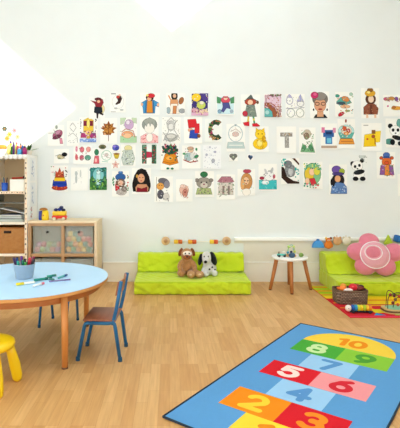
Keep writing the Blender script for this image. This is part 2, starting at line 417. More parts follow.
D('tall cut-out of a witch in pointed grey hat, green tunic and red shoes', (241, 94.5, 260, 127), [
  ('p', '55605C', [(246, 100.5), (251, 95.8), (253, 99.5), (257, 101.5), (244.5, 101.5)]), ('e', 'B04632', 250.5, 102.7, 5.2, 2.9), ('e', 'F0C8A8', 250.3, 103, 2.4, 2.3), ('p', '7E8C80', [(247, 105.5), (254, 105.5), (256, 116), (245, 116)]),
  ('e', 'BE3444', 245.4, 113.5, 2.2, 2.4), ('e', '6B4A3A', 257, 103, 1.2, 1.6), ('l', 'D8C04A', 1.8, [(248.5, 116), (248, 122)]), ('l', '54996B', 1.8, [(253, 116), (254, 123)]), ('l', 'D8C04A', 1.8, [(253.3, 118), (253.6, 120)]),
  ('p', 'D02030', [(243.5, 122), (249, 121), (249, 125), (245, 124.5)]), ('p', 'D02030', [(252, 123), (256, 122.5), (259.5, 125), (252.5, 126)]), ('s', ['4E5A56', 'A8B09A'], 247, 106, 254, 115, 12, .6)], paper='F1F3EE')
D('full-page mandala of pink and brown rings with a teal dome', (264, 94, 281.5, 117.5), [
  ('e', 'E3C9D8', 274, 101, 7, 6), ('o', 'A85C46', 1, 268, 113, 10, 10), ('p', '9C5A3C', [(264.7, 103), (269, 103.5), (274, 107), (276.5, 113), (275.5, 116.7), (264.7, 116.7)]), ('p', '5FB3B0', [(264.7, 108), (269, 108.5), (272, 111.5), (272.5, 116), (264.7, 116)]),
  ('e', 'A9D6D2', 267.5, 112, 2, 2), ('s', ['9A5B8C', 'F2E3E6', 'B56A44', 'D2A3B8'], 265, 95, 280.5, 108, 46, .7), ('s', ['5E7A48', '7A4A30'], 265, 94.8, 280.5, 97, 14, .8), ('s', ['8A5A3A', 'D8B48A'], 276, 107, 280.5, 116, 14, .8)], bg='C7A3AC')
D('outline drawing of four little lilac and grey gnomes', (285.5, 94, 304.5, 118), [
  ('o', 'A9A6BE', .7, 290, 101, 3, 3.6), ('p', 'B7B3D2', [(287, 98), (290, 94.8), (292.5, 98.5)]), ('p', 'A5A9D6', [(296.5, 102), (300, 95), (303, 102)]), ('o', 'A6A8AC', .7, 300, 104, 3.2, 2.6),
  ('o', 'A3A9A2', .7, 291, 112.5, 3.6, 4), ('o', 'A3A9A2', .7, 299.5, 112.5, 3.6, 4), ('l', '9A9AA6', .6, [(286.5, 108.5), (303.5, 107.5)]), ('s', ['C6BFD8', 'B9C4B4', 'A8A8A8', 'DAD3B8'], 287, 97, 303, 116, 34, .55)])
D('portrait of an older woman with grey hair, glasses and a pink flower', (310, 91.5, 329, 118.5), [
  ('p', '1F2226', [(313.5, 117.5), (316, 114), (324, 114), (327, 117.5)]), ('p', 'D9A27A', [(317.5, 110), (322.5, 110), (323, 116), (317, 116)]), ('e', '77706A', 320, 99.5, 7, 6), ('e', 'D8A07C', 320, 105, 5.4, 6.5), ('e', '8B857E', 320, 97, 5.6, 3.6),
  ('e', 'C9306A', 314.8, 96, 3.3, 3), ('e', 'DE5C8C', 315.2, 95.2, 1.8, 1.5), ('o', '4A342C', .7, 317.2, 104, 2, 1.5), ('o', '4A342C', .7, 322.8, 104, 2, 1.5), ('e', 'A23C34', 320, 109, 2, .8), ('e', '1F2226', 313.8, 109.5, .7, 1.2), ('e', '1F2226', 326.3, 109.5, .7, 1.2)])
D('picture of teal and orange fish above a red leaf', (335, 92, 353.5, 117), [
  ('p', '5FA89A', [(337, 102), (341, 98), (347, 97.5), (351, 103), (346, 104.5), (340, 105)]), ('e', 'D9874A', 345.5, 99.5, 3.6, 2.2, .4), ('e', '4A5A66', 341, 103.4, 4, 1.1), ('e', 'E6B890', 345, 106.5, 4.5, 1.6), ('e', 'C42A3C', 341, 113.5, 2.9, 1.5, -.6),
  ('e', '3FA08A', 337.6, 96.5, 2, 1.2), ('e', 'A9C9B4', 350.5, 95, 1.5, 1.4), ('e', '8EA06A', 347, 110.5, 2.5, 1), ('s', ['6FB3A6', 'D07848', 'C7C79A', '4F6E7A'], 337, 97, 352, 113, 26, .7)])
D('tall picture of a long-haired figure in a yellow cap and brown coat', (361, 88, 379, 118.5), [
  ('e', '5C3626', 370.5, 99.5, 4.6, 4.8), ('e', 'F0D3B8', 370.8, 99.5, 2.6, 3.2), ('e', 'D9A42E', 370, 94, 4.8, 3), ('e', '8A5A24', 370, 91, 2.6, 1.8), ('e', 'F0DC7C', 368.6, 93.2, 1.6, 1.2),
  ('p', '8E5038', [(364, 107), (367.5, 104), (374, 104), (377.3, 108), (376.5, 113.5), (364, 113.5)]), ('p', '6A3828', [(369.5, 104.5), (372, 104.5), (372, 113.5), (369.3, 113.5)]), ('r', 'E9C2A2', 366, 113.5, 368, 117), ('r', 'E9C2A2', 373.5, 113.5, 375.5, 117), ('s', ['6A3828', 'B37C56'], 365, 105, 376.5, 113, 14, .6)])
D('sheet of small coloured animals above an orange fox, right end of the top row', (383, 95, 402, 116.5), [
  ('e', 'C75B7C', 386.5, 99.5, 2.2, 1.4), ('e', 'C48A4A', 391.5, 99, 2.6, 1.5), ('e', '7C4A9A', 396, 99.5, 1.6, 1.8), ('e', 'D9A04A', 400, 100, 1.6, 1.6), ('e', 'E0A23E', 396, 108, 4.8, 1.7), ('e', 'B56A2E', 393.5, 107.2, 1.6, 1.1), ('e', 'D06890', 388, 106.2, .9, .9), ('s', ['8A6A5A', 'C9A87C', 'C06A8A'], 385, 97, 400.5, 102, 14, .7)])
# second row
D('picture of a dancer with a dusty pink parasol, left end of the second row', (48, 125, 64, 146), [
  ('e', 'A85A74', 57.5, 134.5, 5, 3.4, -.7), ('e', '6E3348', 57, 137, 4.2, 1.5, -.35), ('e', 'C48AA0', 58, 132.5, 2.8, 1.6, -.7), ('e', '9AA39A', 56.5, 127.7, 1.2, 2), ('l', 'C9C9BE', .8, [(49, 133.5), (56, 133)]), ('p', 'D98AA0', [(59.5, 138), (61.5, 138), (62.5, 143), (60, 143)]), ('l', '7C7468', .5, [(54, 130), (58, 139)])])
D('faint pencil sketch half hidden beside the throne picture', (67, 121, 79.5, 146), [
  ('l', 'A8A8A8', .5, [(70, 127), (73, 123.5), (76, 128), (73.5, 132), (70, 128)]), ('l', 'A3A3A3', .5, [(68.5, 136), (73, 133), (77, 137), (77.5, 142)]), ('s', ['8E8E8E', 'BDBDBD'], 69, 124, 78, 143, 16, .45)])
D('picture of a yellow throne with maroon windows over a blue fountain', (79.5, 117.5, 97.5, 142.5), [
  ('p', 'E7C445', [(84, 121), (88.5, 118.5), (93, 121), (93, 132), (84, 132)]), ('r', '7A1E34', 83.8, 121.5, 87, 126.3), ('r', '7A1E34', 89.5, 121.5, 92.7, 126.3), ('e', 'F3E27A', 88.3, 124, 1.4, 4), ('p', 'B03A72', [(82, 133), (95, 133), (95.5, 137), (81.5, 137)]), ('e', 'F0C27A', 88.3, 132.5, 3, 2.3),
  ('e', 'D8B04A', 88.3, 137, 1.4, 4.6), ('r', '86A6DC', 80.5, 138, 95.8, 141.3), ('s', ['8C3A6A', 'E0C6DE', '4D4D84'], 81, 131, 96, 138, 20, .7), ('s', ['2E2E3A'], 81, 120, 82, 131, 8, .5), ('s', ['2E2E3A'], 95, 120, 96, 131, 8, .5), ('s', ['4A6FC0', 'F0F0F0'], 81, 138, 95.5, 141, 14, .5)])
leafp = []
for k, r in enumerate([8.3, 4.8, 7.6, 4.6, 8.2, 4.4, 6.8, 4.6, 5.8, 5, 5.8, 4.6, 6.8, 4.4, 8.2, 4.6, 7.6, 4.8]):
    a = 2 * PI * k / 18 - PI / 2; leafp.append((108.6 + r * math.cos(a) * .92, 129.5 + r * math.sin(a) * .95))
D('big brown maple leaf on a white sheet', (100.5, 118, 117, 143.5), [('p', '9C5A22', leafp), ('e', 'C98A3C', 108.6, 129.5, 3.6, 3.4), ('s', ['7A4018', 'D49A4C', '8E4E1C', 'B8702C'], 103.5, 124.5, 113.8, 134, 34, .8), ('l', '7A4A22', .6, [(108.6, 133), (108.6, 140.5)]), ('l', '6E3A16', .5, [(108.6, 123), (108.6, 134)])])
D('pastel picture of a lilac-hatted figure behind an orange pumpkin', (120, 117.5, 137, 143), [
  ('p', 'BFD3B0', [(121, 118.5), (126, 119), (124, 124), (121, 125)]), ('p', 'BFD3B0', [(136, 118.5), (131.5, 119), (133, 123), (136, 124)]), ('e', 'C4A5C8', 129, 125, 4.2, 4.6), ('e', 'E9DDE9', 128, 123, 1.8, 2), ('e', 'E6A070', 127.5, 134.5, 5.4, 3.4), ('p', 'A9CFA2', [(121, 136), (136, 136), (136, 142), (121, 142)]), ('e', 'EDBE94', 127.5, 135.3, 4, 2.3), ('l', 'B0643A', .7, [(122, 132), (126, 129), (133, 131), (134.5, 137)]), ('s', ['7CA07A', 'D0B0CC'], 121, 119, 136, 141, 16, .5)])
D('pencil portrait with messy grey hair and a pale pink shirt', (140, 117, 158.5, 143.5), [
  ('e', '8E938C', 149.5, 125, 6.8, 5.8), ('e', 'EFEAE0', 149.5, 128.5, 4.6, 4.6), ('p', '9EA39A', [(144, 121.5), (147, 127), (148.5, 122), (150, 127), (152, 122), (154, 127.5), (155, 121), (149.5, 118.5)]), ('p', 'F0BDBB', [(141.5, 136), (146, 133.5), (153, 133.5), (157.5, 136), (157.5, 142), (141.5, 142)]), ('e', 'EFE9E0', 149.5, 137, 3, 4), ('s', ['C9525A', 'E39A9C'], 142, 135, 146.5, 142, 8, .6), ('s', ['C9525A', 'E39A9C'], 152.5, 135, 157, 142, 8, .6)])
D('grey pencil sketch of a cloaked figure filling the sheet', (162, 117, 180.5, 143.5), [
  ('l', 'A6A6A2', .7, [(164, 140), (169, 131), (167, 123), (171, 118.5), (175, 122), (174, 130), (179, 138)]), ('l', '9A9A96', .6, [(167, 124), (172, 127), (177, 121)]), ('e', 'C9C9C4', 171, 126, 3.6, 4.6), ('e', 'E5E4DE', 171, 127, 2.4, 3), ('e', 'B5B5B0', 171, 137, 6, 3.6), ('e', 'D8D6CE', 171, 136, 4, 2), ('l', '8E8E8A', .6, [(163.5, 132), (170, 141), (178, 135)]), ('s', ['9E9E9A', 'C4C2BC', 'B0ACA0'], 163.5, 119, 179, 142, 46, .5)])
D('sheet with plain red patches over a blue patch and brown smudge', (184, 117, 202, 143.5), [('p', 'D3262E', [(188, 120.5), (195.5, 120), (197, 127.5), (189, 128)]), ('e', 'E9B08C', 190.5, 130, 2.2, 1.6), ('p', '2B48A6', [(190.5, 130.5), (198, 129.5), (197, 138), (189.5, 137.5)]), ('r', 'CF2A34', 194.5, 124, 199, 133), ('e', '8A4B28', 198.3, 135.5, 1.4, 1.6)])
cp = [(218.5 + 8 * .9 * math.cos(a), 130 + 9.3 * math.sin(a)) for a in [math.radians(t) for t in range(-50, -311, -20)]]
cp += [(218 + 3.6 * math.cos(a), 130 + 5.0 * math.sin(a)) for a in [math.radians(t) for t in range(-310, -49, 20)]]
D('letter C made of dark green foliage and berries', (205, 119, 222, 142), [('p', '2F4A32', [(x - 2.5, y) for x, y in cp]), ('s', ['8E2C50', '4F8A3C', '1D2C22', 'C9A86A', 'B44A6A'], 209, 123.5, 213, 137, 22, .85), ('s', ['55923E', 'C06A50', '2A3C2A'], 212, 121.3, 220, 124, 10, .8), ('s', ['C99A5A', '8A3A4A'], 212, 136.5, 219, 139, 9, .8)], paper='EEF1EC')
D('faint outline of a snow globe on a white card', (226.5, 124, 245, 151.5), [('o', 'A8BCC0', .7, 235.5, 134, 6.5, 7.5), ('e', 'D9B9AE', 235.5, 134.5, 3, 2.2), ('l', 'B9A9A0', .6, [(231, 132), (236, 129.5), (240, 133)]), ('p', 'B9CCC9', [(228.5, 142), (242.5, 142), (244, 147.5), (227.5, 147.5)]), ('l', 'EDEDE6', .9, [(229.5, 144.7), (242, 144.7)]), ('s', ['A3B6BC', 'D9C4BC'], 230, 128, 241, 140, 16, .5), ('e', '9FB0B4', 235.5, 125.6, 1, 1.2)])
D('yellow cat shape on a white card with a dark left edge', (249, 126.5, 268.5, 152), [
  ('l', '6E6A5E', .5, [(249.8, 128), (249.8, 150.5)]), ('e', 'F0C61E', 260, 143.5, 6.6, 5.2), ('e', 'F3CE2C', 260, 134.5, 4.6, 4.2), ('p', 'F0C61E', [(256, 133), (256.3, 128.8), (259, 131)]), ('p', 'F0C61E', [(264, 133), (263.7, 128.8), (261, 131)]), ('e', 'D29C14', 263.5, 139, 1.6, 3), ('e', '9A7416', 258.3, 134.3, .6, .7), ('e', '9A7416', 261.8, 134.3, .6, .7), ('e', 'F8E27C', 259.5, 143, 2.4, 3), ('s', ['C9920F', 'F7DC54'], 255, 139, 265.5, 147.5, 14, .6)])
D('letter T in grey and brown on a white card', (276.5, 126.5, 296, 153.5), [('p', '9B9388', [(281, 133.5), (291.5, 133.5), (291.5, 136.5), (281, 136.5)]), ('p', 'A7A39C', [(285, 136), (288.3, 136), (288.5, 147), (285, 147)]), ('s', ['7E776A', 'B8A078', 'C6C3BC'], 281.5, 133.8, 291, 136.2, 14, .7), ('s', ['7E7C78', 'C6C3BC'], 285.5, 137, 288, 146.5, 12, .6)])
D('picture of a small brown owl-like face among green leaves', (299, 127.5, 315.5, 154), [('e', 'C9BBA6', 307, 134.5, 3.6, 4), ('e', '8E7662', 306.5, 136.5, 2.2, 3), ('p', '7DB584', [(301, 151), (303, 143), (307, 148), (311, 142), (314, 151.5)]), ('e', '4F8E62', 304, 147.5, 1.4, 3, .4), ('e', '4F8E62', 310.5, 147.5, 1.4, 3, -.4), ('s', ['8FBF94', '5E7A5A', 'B4A48E'], 301.5, 131, 313.5, 150, 30, .6)])
D('sheet with plain blue and pale blue patches over a brown strip', (320.5, 123.5, 337, 149.5), [('r', '2F5E9E', 323.5, 130.5, 333.5, 137), ('r', '3C78B4', 325.5, 136, 331.8, 143.5), ('r', 'D87CA0', 322, 128, 325, 133), ('r', 'D890AC', 332.5, 128.5, 335.2, 133), ('r', '6FC0DC', 327, 138, 331, 142.5), ('r', '1E3462', 326, 132, 331.5, 134.5), ('r', 'B59C86', 321.5, 145, 336, 147.3)])
D('snow globe with orange figures on a teal and orange base', (337.5, 119, 355, 148.5), [('e', 'B6DEDA', 346, 131.5, 7.4, 6), ('p', '5FB0A4', [(338.8, 133), (353.4, 133), (351, 138), (341, 138)]), ('e', 'EAD9C4', 346.5, 131, 4.8, 4), ('e', 'CF5A34', 344.5, 129, 1.8, 2), ('e', 'B83A34', 348, 131, 1.6, 1.8), ('e', 'E3A05A', 346, 133.5, 2.2, 1.6), ('e', '8A3426', 345.8, 121.8, .8, 1.8), ('p', 'E0963C', [(340.5, 138.5), (352, 138.5), (353.5, 143.3), (339, 143.3)]), ('l', 'B2682A', .7, [(341, 141), (352, 141)]), ('s', ['CF6A44', 'F2F0E8', '4F9A92'], 341, 125, 351, 137, 22, .6)])
D('sheet with plain bright yellow patches and dark orange spots', (361.5, 123, 381.5, 151), [('r', '9A9A94', 364, 125.8, 368.5, 126.5), ('p', 'F0C81C', [(365, 135), (374, 133.5), (375.5, 145.5), (364, 146)]), ('p', 'F4D22E', [(373, 132), (380, 131.5), (379, 141.5), (374.5, 142)]), ('r', '8A5A2A', 371.5, 130.5, 375, 134), ('e', 'B0562E', 373, 136.5, 1.4, 1.4), ('e', 'C9562E', 367.5, 139, 1, 1), ('r', 'B87A1C', 374, 138, 375.2, 144)])
D('sitting panda with teal leaves behind it, cut by the right edge of the photo', (385.5, 118.5, 403, 147.5), [('e', '6FA8A0', 400, 124, 3.5, 4.6), ('e', '4F8C84', 390, 141, 4.6, 2.6), ('e', '15171A', 390.5, 126.5, 2, 2), ('e', 'F3F3EF', 395, 130.8, 5, 4.6), ('e', '15171A', 393, 130.3, 1.3, 1.6), ('e', '15171A', 397.5, 130.3, 1.3, 1.6), ('e', '15171A', 395.3, 133.2, .9, .6), ('e', 'F0F0EC', 396.5, 139.8, 5.2, 4.2), ('e', '15171A', 396.5, 137.5, 4.5, 1.8, .3), ('e', '15171A', 392.3, 141.5, 2, 2.6), ('e', '15171A', 399.5, 142.7, 2.2, 2)])
# small cut-outs and the half row
D('small wide sheet with a black spot and tan smudge left of the ornaments', (54, 149, 69, 163.5), [('e', 'C9BE9A', 61, 156.8, 3.4, 2), ('e', '14161A', 64.3, 154.6, 2.3, 1.7), ('l', '8A8A7C', .5, [(56, 156), (60, 154.5), (65, 158.5)]), ('e', '7C8464', 59.5, 158.2, 1.4, .7)])
D('sheet with six pink, red and green baubles in two rows', (73.5, 145.5, 91.5, 164), [
  ('e', 'E5A0B4', 77, 149.5, 1.2, 2.8), ('e', 'D9727C', 82, 150, 1.8, 2.5), ('e', 'E39A90', 88, 149.8, 2, 2.4), ('e', 'D0666E', 77, 157, 1.3, 2.8), ('e', 'C95A6C', 81.9, 157.5, 1.9, 2.3), ('e', '5E9A82', 87.5, 157.5, 2.6, 2.3), ('s', ['F3D8D8', 'B84A5A', '8EB8A0'], 76, 148, 89.5, 159.5, 18, .5)])
D('small cut-out with a dark green cap over a red body', (92.5, 148.5, 100, 164.5), [('e', '2F7A52', 96.6, 152.5, 1.9, 2.6), ('p', 'D8616C', [(95, 156), (98.5, 156), (99, 163), (94, 163)]), ('e', 'EFB8B4', 96, 160, 1, 1.8)])
D('tiny brown and green oval cut-out beneath the maple leaf', (98.5, 144.3, 106.5, 149.5), [('e', '6E6A44', 102.5, 146.9, 3.2, 1.9), ('e', '3F4A34', 102.5, 147.3, 1.8, 1)])
D('round pale doodle of a green ring on a small sheet', (100.5, 149.5, 112.3, 163), [('o', 'A9CDB6', .7, 106.5, 155.5, 4.6, 4.6), ('e', 'D8C8C0', 106.5, 155, 1.6, 1.5), ('s', ['C2B2A8', 'A9CDB6'], 103, 152, 110, 159, 10, .5), ('l', '8FC0B0', .6, [(102.5, 161), (108, 161.5)])])
D('tiny blue and purple cut-out shaped like a blossom', (111.8, 144.3, 119.8, 151), [('e', '5A5FC0', 115.8, 147.7, 3, 2.6), ('e', '8A7AD8', 114.6, 146.5, 1.6, 1.2), ('e', '3C48A0', 117, 148.6, 1.5, 1.2)])
D('tiny yellow and brown cut-out shaped like a cup', (113, 152.3, 120.2, 159.5), [('p', 'C9B23A', [(113.8, 153.6), (119.3, 153.6), (118.3, 157.6), (115, 157.6)]), ('e', '8A5A2A', 116.6, 154, 2.4, .9), ('r', 'A8923A', 115.4, 157.6, 118, 158.6)])
D('tiny pale pink cut-out shaped like a star', (111.5, 160, 119.8, 168.5), [('p', 'E3B8AC', [(115.6, 160.8), (116.7, 163.4), (119.2, 163.6), (117.3, 165.3), (118, 167.9), (115.6, 166.5), (113.3, 167.9), (114, 165.3), (112.1, 163.6), (114.6, 163.4)]), ('e', 'C98A80', 115.6, 164.6, 1, 1)])
D('speckled grey vase with a pale yellow top', (120.8, 144.5, 135.5, 166), [('e', 'E0D79A', 128.2, 148.6, 3.5, 2.4), ('p', 'BFCBC2', [(124.2, 150.5), (132, 150.5), (134.2, 158), (132.5, 164.3), (123.8, 164.3), (122, 158)]), ('s', ['5E6A66', 'EDEFEA', 'A9B88A', '8A9A96'], 123, 151.5, 133.3, 163.5, 34, .65)])
D('letter H filled with red and green', (141, 144, 157.3, 165.5), [('r', '3E6A52', 142.5, 145.5, 146.8, 163), ('r', '3E6A52', 151.6, 145.5, 155.8, 163), ('p', 'B8304A', [(146.8, 152), (151.6, 152.5), (151.6, 157), (146.8, 157.5)]), ('s', ['B5334A', '2C4A3C', '7FA88A', 'D98A8A'], 143, 146, 146.4, 162.6, 18, .85), ('s', ['B5334A', '2C4A3C', '7FA88A', '6E3A2A'], 152.2, 146, 155.5, 162.6, 18, .85)], paper='EEF1EC')
D('orange bell topped with dark holly leaves', (160.8, 143, 179, 170), [('p', 'DE8A1E', [(163, 162.5), (165.3, 155), (168, 151.5), (173, 151.5), (176, 156), (177.6, 162.5), (170, 164.5)]), ('e', 'F1B04A', 169.5, 158, 3.3, 2), ('l', 'A85A14', .6, [(163.5, 161), (170, 162.8), (177.2, 161)]), ('e', '2C5A3C', 170, 150.5, 6.4, 3.8), ('s', ['1E3A3A', '3F8A4A', 'B82C3C', 'D8707C', '1E2C4A'], 163, 145, 177, 154, 40, .95), ('s', ['2C5A4A'], 162, 154, 178, 160, 6, .8), ('e', '2F7A5A', 168, 167.6, 1.4, 1), ('e', '2F7A5A', 172, 167.8, 1.4, 1)])
D('pastel picture of a small angel on a leafy red branch', (182, 145.5, 200.5, 168.5), [('e', 'E3BFA2', 190.8, 150.5, 2.5, 2.3), ('e', 'C9A48A', 190.5, 149, 3, 1.5), ('e', 'A9C2C4', 188.5, 157, 3.6, 3.6), ('e', 'D8DCD8', 192, 156, 2, 3), ('l', 'A3443A', 1.1, [(184, 159.5), (190, 162), (197.5, 160.5)]), ('e', '3F8E62', 196, 156.5, 2, 1.2, -.5), ('e', '4F9A6A', 185, 154, 1.8, 1), ('e', '3F8E62', 196, 149.8, 1, 1.3), ('s', ['8A5A4A', '6FA884', 'E9E0D4', '9A7A90'], 185, 149, 197, 162, 26, .6)])
D('sheet of pale grey scattered snowflakes', (203, 145, 221, 169), [('e', 'B3B6C4', 207, 155, 1.2, 1.3), ('e', 'A9ACBE', 214.8, 152.3, 1.3, 1.1), ('e', 'AFB3BE', 213, 160.5, 1.4, 1.8), ('e', 'BFC4CC', 210, 148, 1, 1), ('s', ['C4C8D4', 'D0D4D8', 'B9BDCC'], 204.5, 147, 219.5, 167, 34, .5)], paper='EFF1F1')
D('tiny grey heart cut-out under the snow globe card', (229, 153.5, 237.5, 161), [('e', '7A7C74', 231.8, 156, 1.9, 1.7), ('e', '6E7068', 234.8, 156, 1.9, 1.7), ('p', '74766E', [(230, 156.6), (236.6, 156.6), (233.3, 160.2)]), ('e', 'B9C4A8', 233.3, 156.8, .8, .8)])
D('tiny dark blue heart cut-out under the yellow cat card', (247.3, 154.3, 253.3, 160.3), [('e', '2F3A5C', 249.5, 156.4, 1.3, 1.2), ('e', '5A7A9A', 251.3, 156.6, 1.2, 1.1), ('p', '34405E', [(248.3, 157), (252.6, 157), (250.4, 159.6)])])
# bottom row
D('birthday cake hat striped red, yellow and blue, left end of the bottom row', (50.5, 165.5, 68, 191.5), [
  ('e', 'B0302A', 59.8, 187, 7.2, 2.4), ('p', '1F3DA8', [(54, 180), (65.5, 180), (66.5, 185), (53.2, 185)]), ('e', '1F3DA8', 59.8, 184.8, 6.4, 1.4), ('p', 'EFC92E', [(55.5, 177), (64, 177), (65, 180.8), (54.6, 180.8)]), ('p', 'B8482C', [(55.8, 177.5), (56, 171.5), (58, 173), (59.7, 168.5), (61.3, 173), (63, 171), (63.8, 177.5)]),
  ('s', ['D8785A', '5A2A1E', 'E9B06A'], 56.5, 171.5, 63, 177, 12, .6), ('s', ['E0762A'], 54, 186, 65, 188, 6, .7), ('s', ['2E3A5C', 'C43A4A', '4A8A5A'], 51.5, 167.5, 55, 176, 5, .6), ('s', ['2E3A5C', 'C43A4A', '14161A'], 64.5, 167.5, 67, 178, 5, .7)])
D('nearly blank sheet with two faint grey figures', (71, 167.5, 88, 190.5), [('e', 'C2C8C6', 76.5, 174, 1.3, 2.2), ('e', 'BCC2C0', 76.5, 179, 1, 4), ('e', 'D0D4D0', 80.5, 174, .8, 3.6), ('s', ['B4B8B4', 'D2D2CC'], 74.5, 171, 82, 184, 10, .4)])
D('full-page teal forest with a white figure standing in green grass', (89.5, 167, 107.3, 190.3), [('e', '7FC4C4', 98.4, 175, 5, 6), ('p', '3F7A3A', [(90.2, 180), (93, 176), (96, 184), (98.4, 188), (101, 184), (104, 176), (106.6, 180), (106.6, 189.6), (90.2, 189.6)]), ('e', 'D3ECE8', 98.4, 172.4, 1.7, 2), ('p', 'B9DEDD', [(96.6, 174.5), (100.2, 174.5), (100.4, 185), (96.4, 185)]), ('s', ['2F5A2C', '7DB04A', '1F3A36', '58936A'], 90.5, 179, 106.3, 189, 40, .9), ('s', ['1F5A5A', '4F9A8A', '2C6A44'], 90.5, 168, 106.3, 172, 16, .9)], bg='2F7F7C')
D('bundled child in a blue bobble hat and red scarf with holly leaves', (112, 171, 129, 196.5), [('e', '4A7FC0', 120.6, 173.4, 1.9, 1.6), ('e', '2F5E9E', 120.5, 177.6, 4.6, 3.2), ('e', '7A5A48', 120.5, 183, 4.2, 3.8), ('e', 'E0B49A', 120.6, 183, 2.4, 2.4), ('p', 'C4303C', [(115.8, 184), (119.2, 186), (120, 190.5), (116, 190)]), ('e', 'B9B0A8', 121.5, 191.2, 4.6, 3), ('e', '8A7E76', 124, 188.5, 2.4, 2.2), ('s', ['2F7A52', '3F8E62'], 112.8, 176, 115, 188, 8, .8), ('s', ['2F7A52', '3F8E62', 'C4303C'], 125.8, 176, 128, 190, 8, .8), ('s', ['E9E4DC', '5A4A44'], 117, 180, 125, 193, 18, .5)])
D('portrait of a lady with long wavy black hair and a dark red dress', (132, 168, 151, 194), [('p', '17120F', [(138, 171), (141.5, 169.5), (145.5, 171), (148.5, 177), (150, 185), (148.5, 190.5), (134, 190.5), (133, 184), (135, 176)]), ('p', 'C98F6A', [(138, 184), (146, 184), (148, 187), (147.5, 191), (136.5, 191), (136, 187)]), ('e', 'D9A07A', 141.2, 178.5, 3.2, 4.1), ('p', '7E1422', [(137.8, 187), (141.8, 188), (146.5, 186.5), (146.8, 191), (137, 191)]), ('e', 'C9923E', 137.4, 176.5, 1.1, 1.6), ('e', '3A2018', 140, 177.8, .6, .4), ('e', '3A2018', 142.8, 177.8, .6, .4), ('e', 'A8323A', 141.3, 180.8, .9, .4)])
D('bearded orange face under a grey cap with long scarf', (154.5, 176.5, 173, 202), [('l', '7A746C', .4, [(157, 178), (157, 200)]), ('e', '6E6A72', 163.5, 182, 4.8, 2.9, .2), ('e', 'E2A04E', 160.6, 186.5, 3.4, 3.2), ('e', '8C8890', 166.5, 184.5, 2.6, 3.6), ('e', '55525C', 160.8, 194, 2.9, 4), ('e', 'D8D4CE', 166, 196, 2.8, 3.2), ('s', ['8A8690', 'C4BFB8'], 158, 190, 169, 200, 12, .6), ('e', '3A2C20', 159.6, 185.7, .5, .4), ('e', '3A2C20', 162, 185.7, .5, .4)])
D('thin framed picture of a pale pink turkey', (176, 179.2, 192.5, 201.5), [('o', 'F4F4EE', .1, 184, 190, .1, .1), ('l', '6A6258', .45, [(176.5, 179.6), (192, 179.6), (192, 201), (176.5, 201), (176.5, 179.6)]), ('e', 'E3B6A2', 184, 190, 4.2, 4.6), ('e', 'C98472', 185, 193, 2.2, 3.8), ('e', 'E9CDBE', 183, 186.5, 2.6, 1.6), ('s', ['B87A6A', 'F0DCD0', 'D09A86'], 181, 186, 188, 198, 18, .6), ('e', '8A3A34', 185, 192, .8, .8)])
D('grey bear in a dark green cap and leafy collar', (195, 171, 214, 197), [('e', '9C9488', 204, 183, 6.8, 5), ('e', '8A8278', 197.4, 180.5, 1.8, 1.5), ('e', '8A8278', 210.6, 180.5, 1.8, 1.5), ('e', '2F6E46', 204, 175.2, 3.3, 2.5), ('e', 'CFC6B8', 204, 185, 3.4, 2.8), ('e', '2A2420', 201.6, 182.5, .7, .8), ('e', '2A2420', 206.4, 182.5, .7, .8), ('e', '8A3A5A', 204, 184.3, .9, .7), ('p', 'A9B47A', [(198, 188), (210, 188), (211.5, 193.5), (196.5, 193.5)]), ('s', ['5E7A4A', 'D0CA9A', '8A8278'], 198, 187.5, 210.5, 193, 18, .7)])
D('small house with a pink roof and vines', (216.5, 174.5, 235, 199.5), [('p', 'B37A84', [(218, 182), (222, 177.5), (230, 177.5), (233.5, 182), (226, 183.5)]), ('p', 'D8CFC4', [(219.5, 183), (232, 183), (232.5, 194), (219, 194)]), ('r', '8A7E78', 222.5, 186, 224.5, 194), ('r', '8A7E78', 227.5, 186, 229.5, 194), ('s', ['6E8A6A', '8A6A60', 'B9A89E', 'A0B494'], 218.3, 183, 233, 196.5, 38, .65), ('s', ['9A5A6A', 'C99AA0'], 219.5, 178, 232, 182.5, 14, .6)])
D('girl with long blonde hair and a pink bow', (237.5, 169, 255, 195.5), [('e', 'C98E52', 246.5, 181.5, 5.2, 7.6), ('e', 'E9C49C', 246, 181, 2.8, 3.6), ('e', 'B8485A', 247, 172, 3.6, 1.7), ('e', 'E0A86A', 242.8, 184, 1.8, 5), ('e', 'F4EFE4', 246.4, 191.3, 3.7, 3.2), ('e', '4A2A20', 245, 180.8, .7, .5), ('e', '4A2A20', 247.7, 180.8, .7, .5), ('e', 'A3443A', 246, 183.5, .8, .5), ('s', ['8FC4B4', 'A86A3A'], 240.5, 176, 253, 191, 10, .55)])
D('pair of white bunnies on a turquoise base', (258.5, 163.8, 277, 190.5), [('p', '3FB8BC', [(259.3, 180), (276.3, 180), (276.3, 188.2), (259.3, 188.2)]), ('e', 'F0F0EE', 269, 176, 4.6, 4.2), ('e', 'C9CACC', 266, 172, 1.1, 3, -.4), ('e', 'B9BCC0', 271.5, 171, 1.2, 3, .3), ('e', 'A8354A', 262.3, 178, 2, 1.3), ('e', 'B8485A', 273.5, 176.5, 1.2, 2), ('e', 'E6EDED', 265.5, 182, 3.2, 2), ('s', ['8A9096', 'D8DCDC', '5A5E66'], 264, 171, 273.5, 181, 16, .55), ('s', ['8EDCDC', '2F9CA0'], 260, 181.5, 275.5, 187.5, 12, .6)])
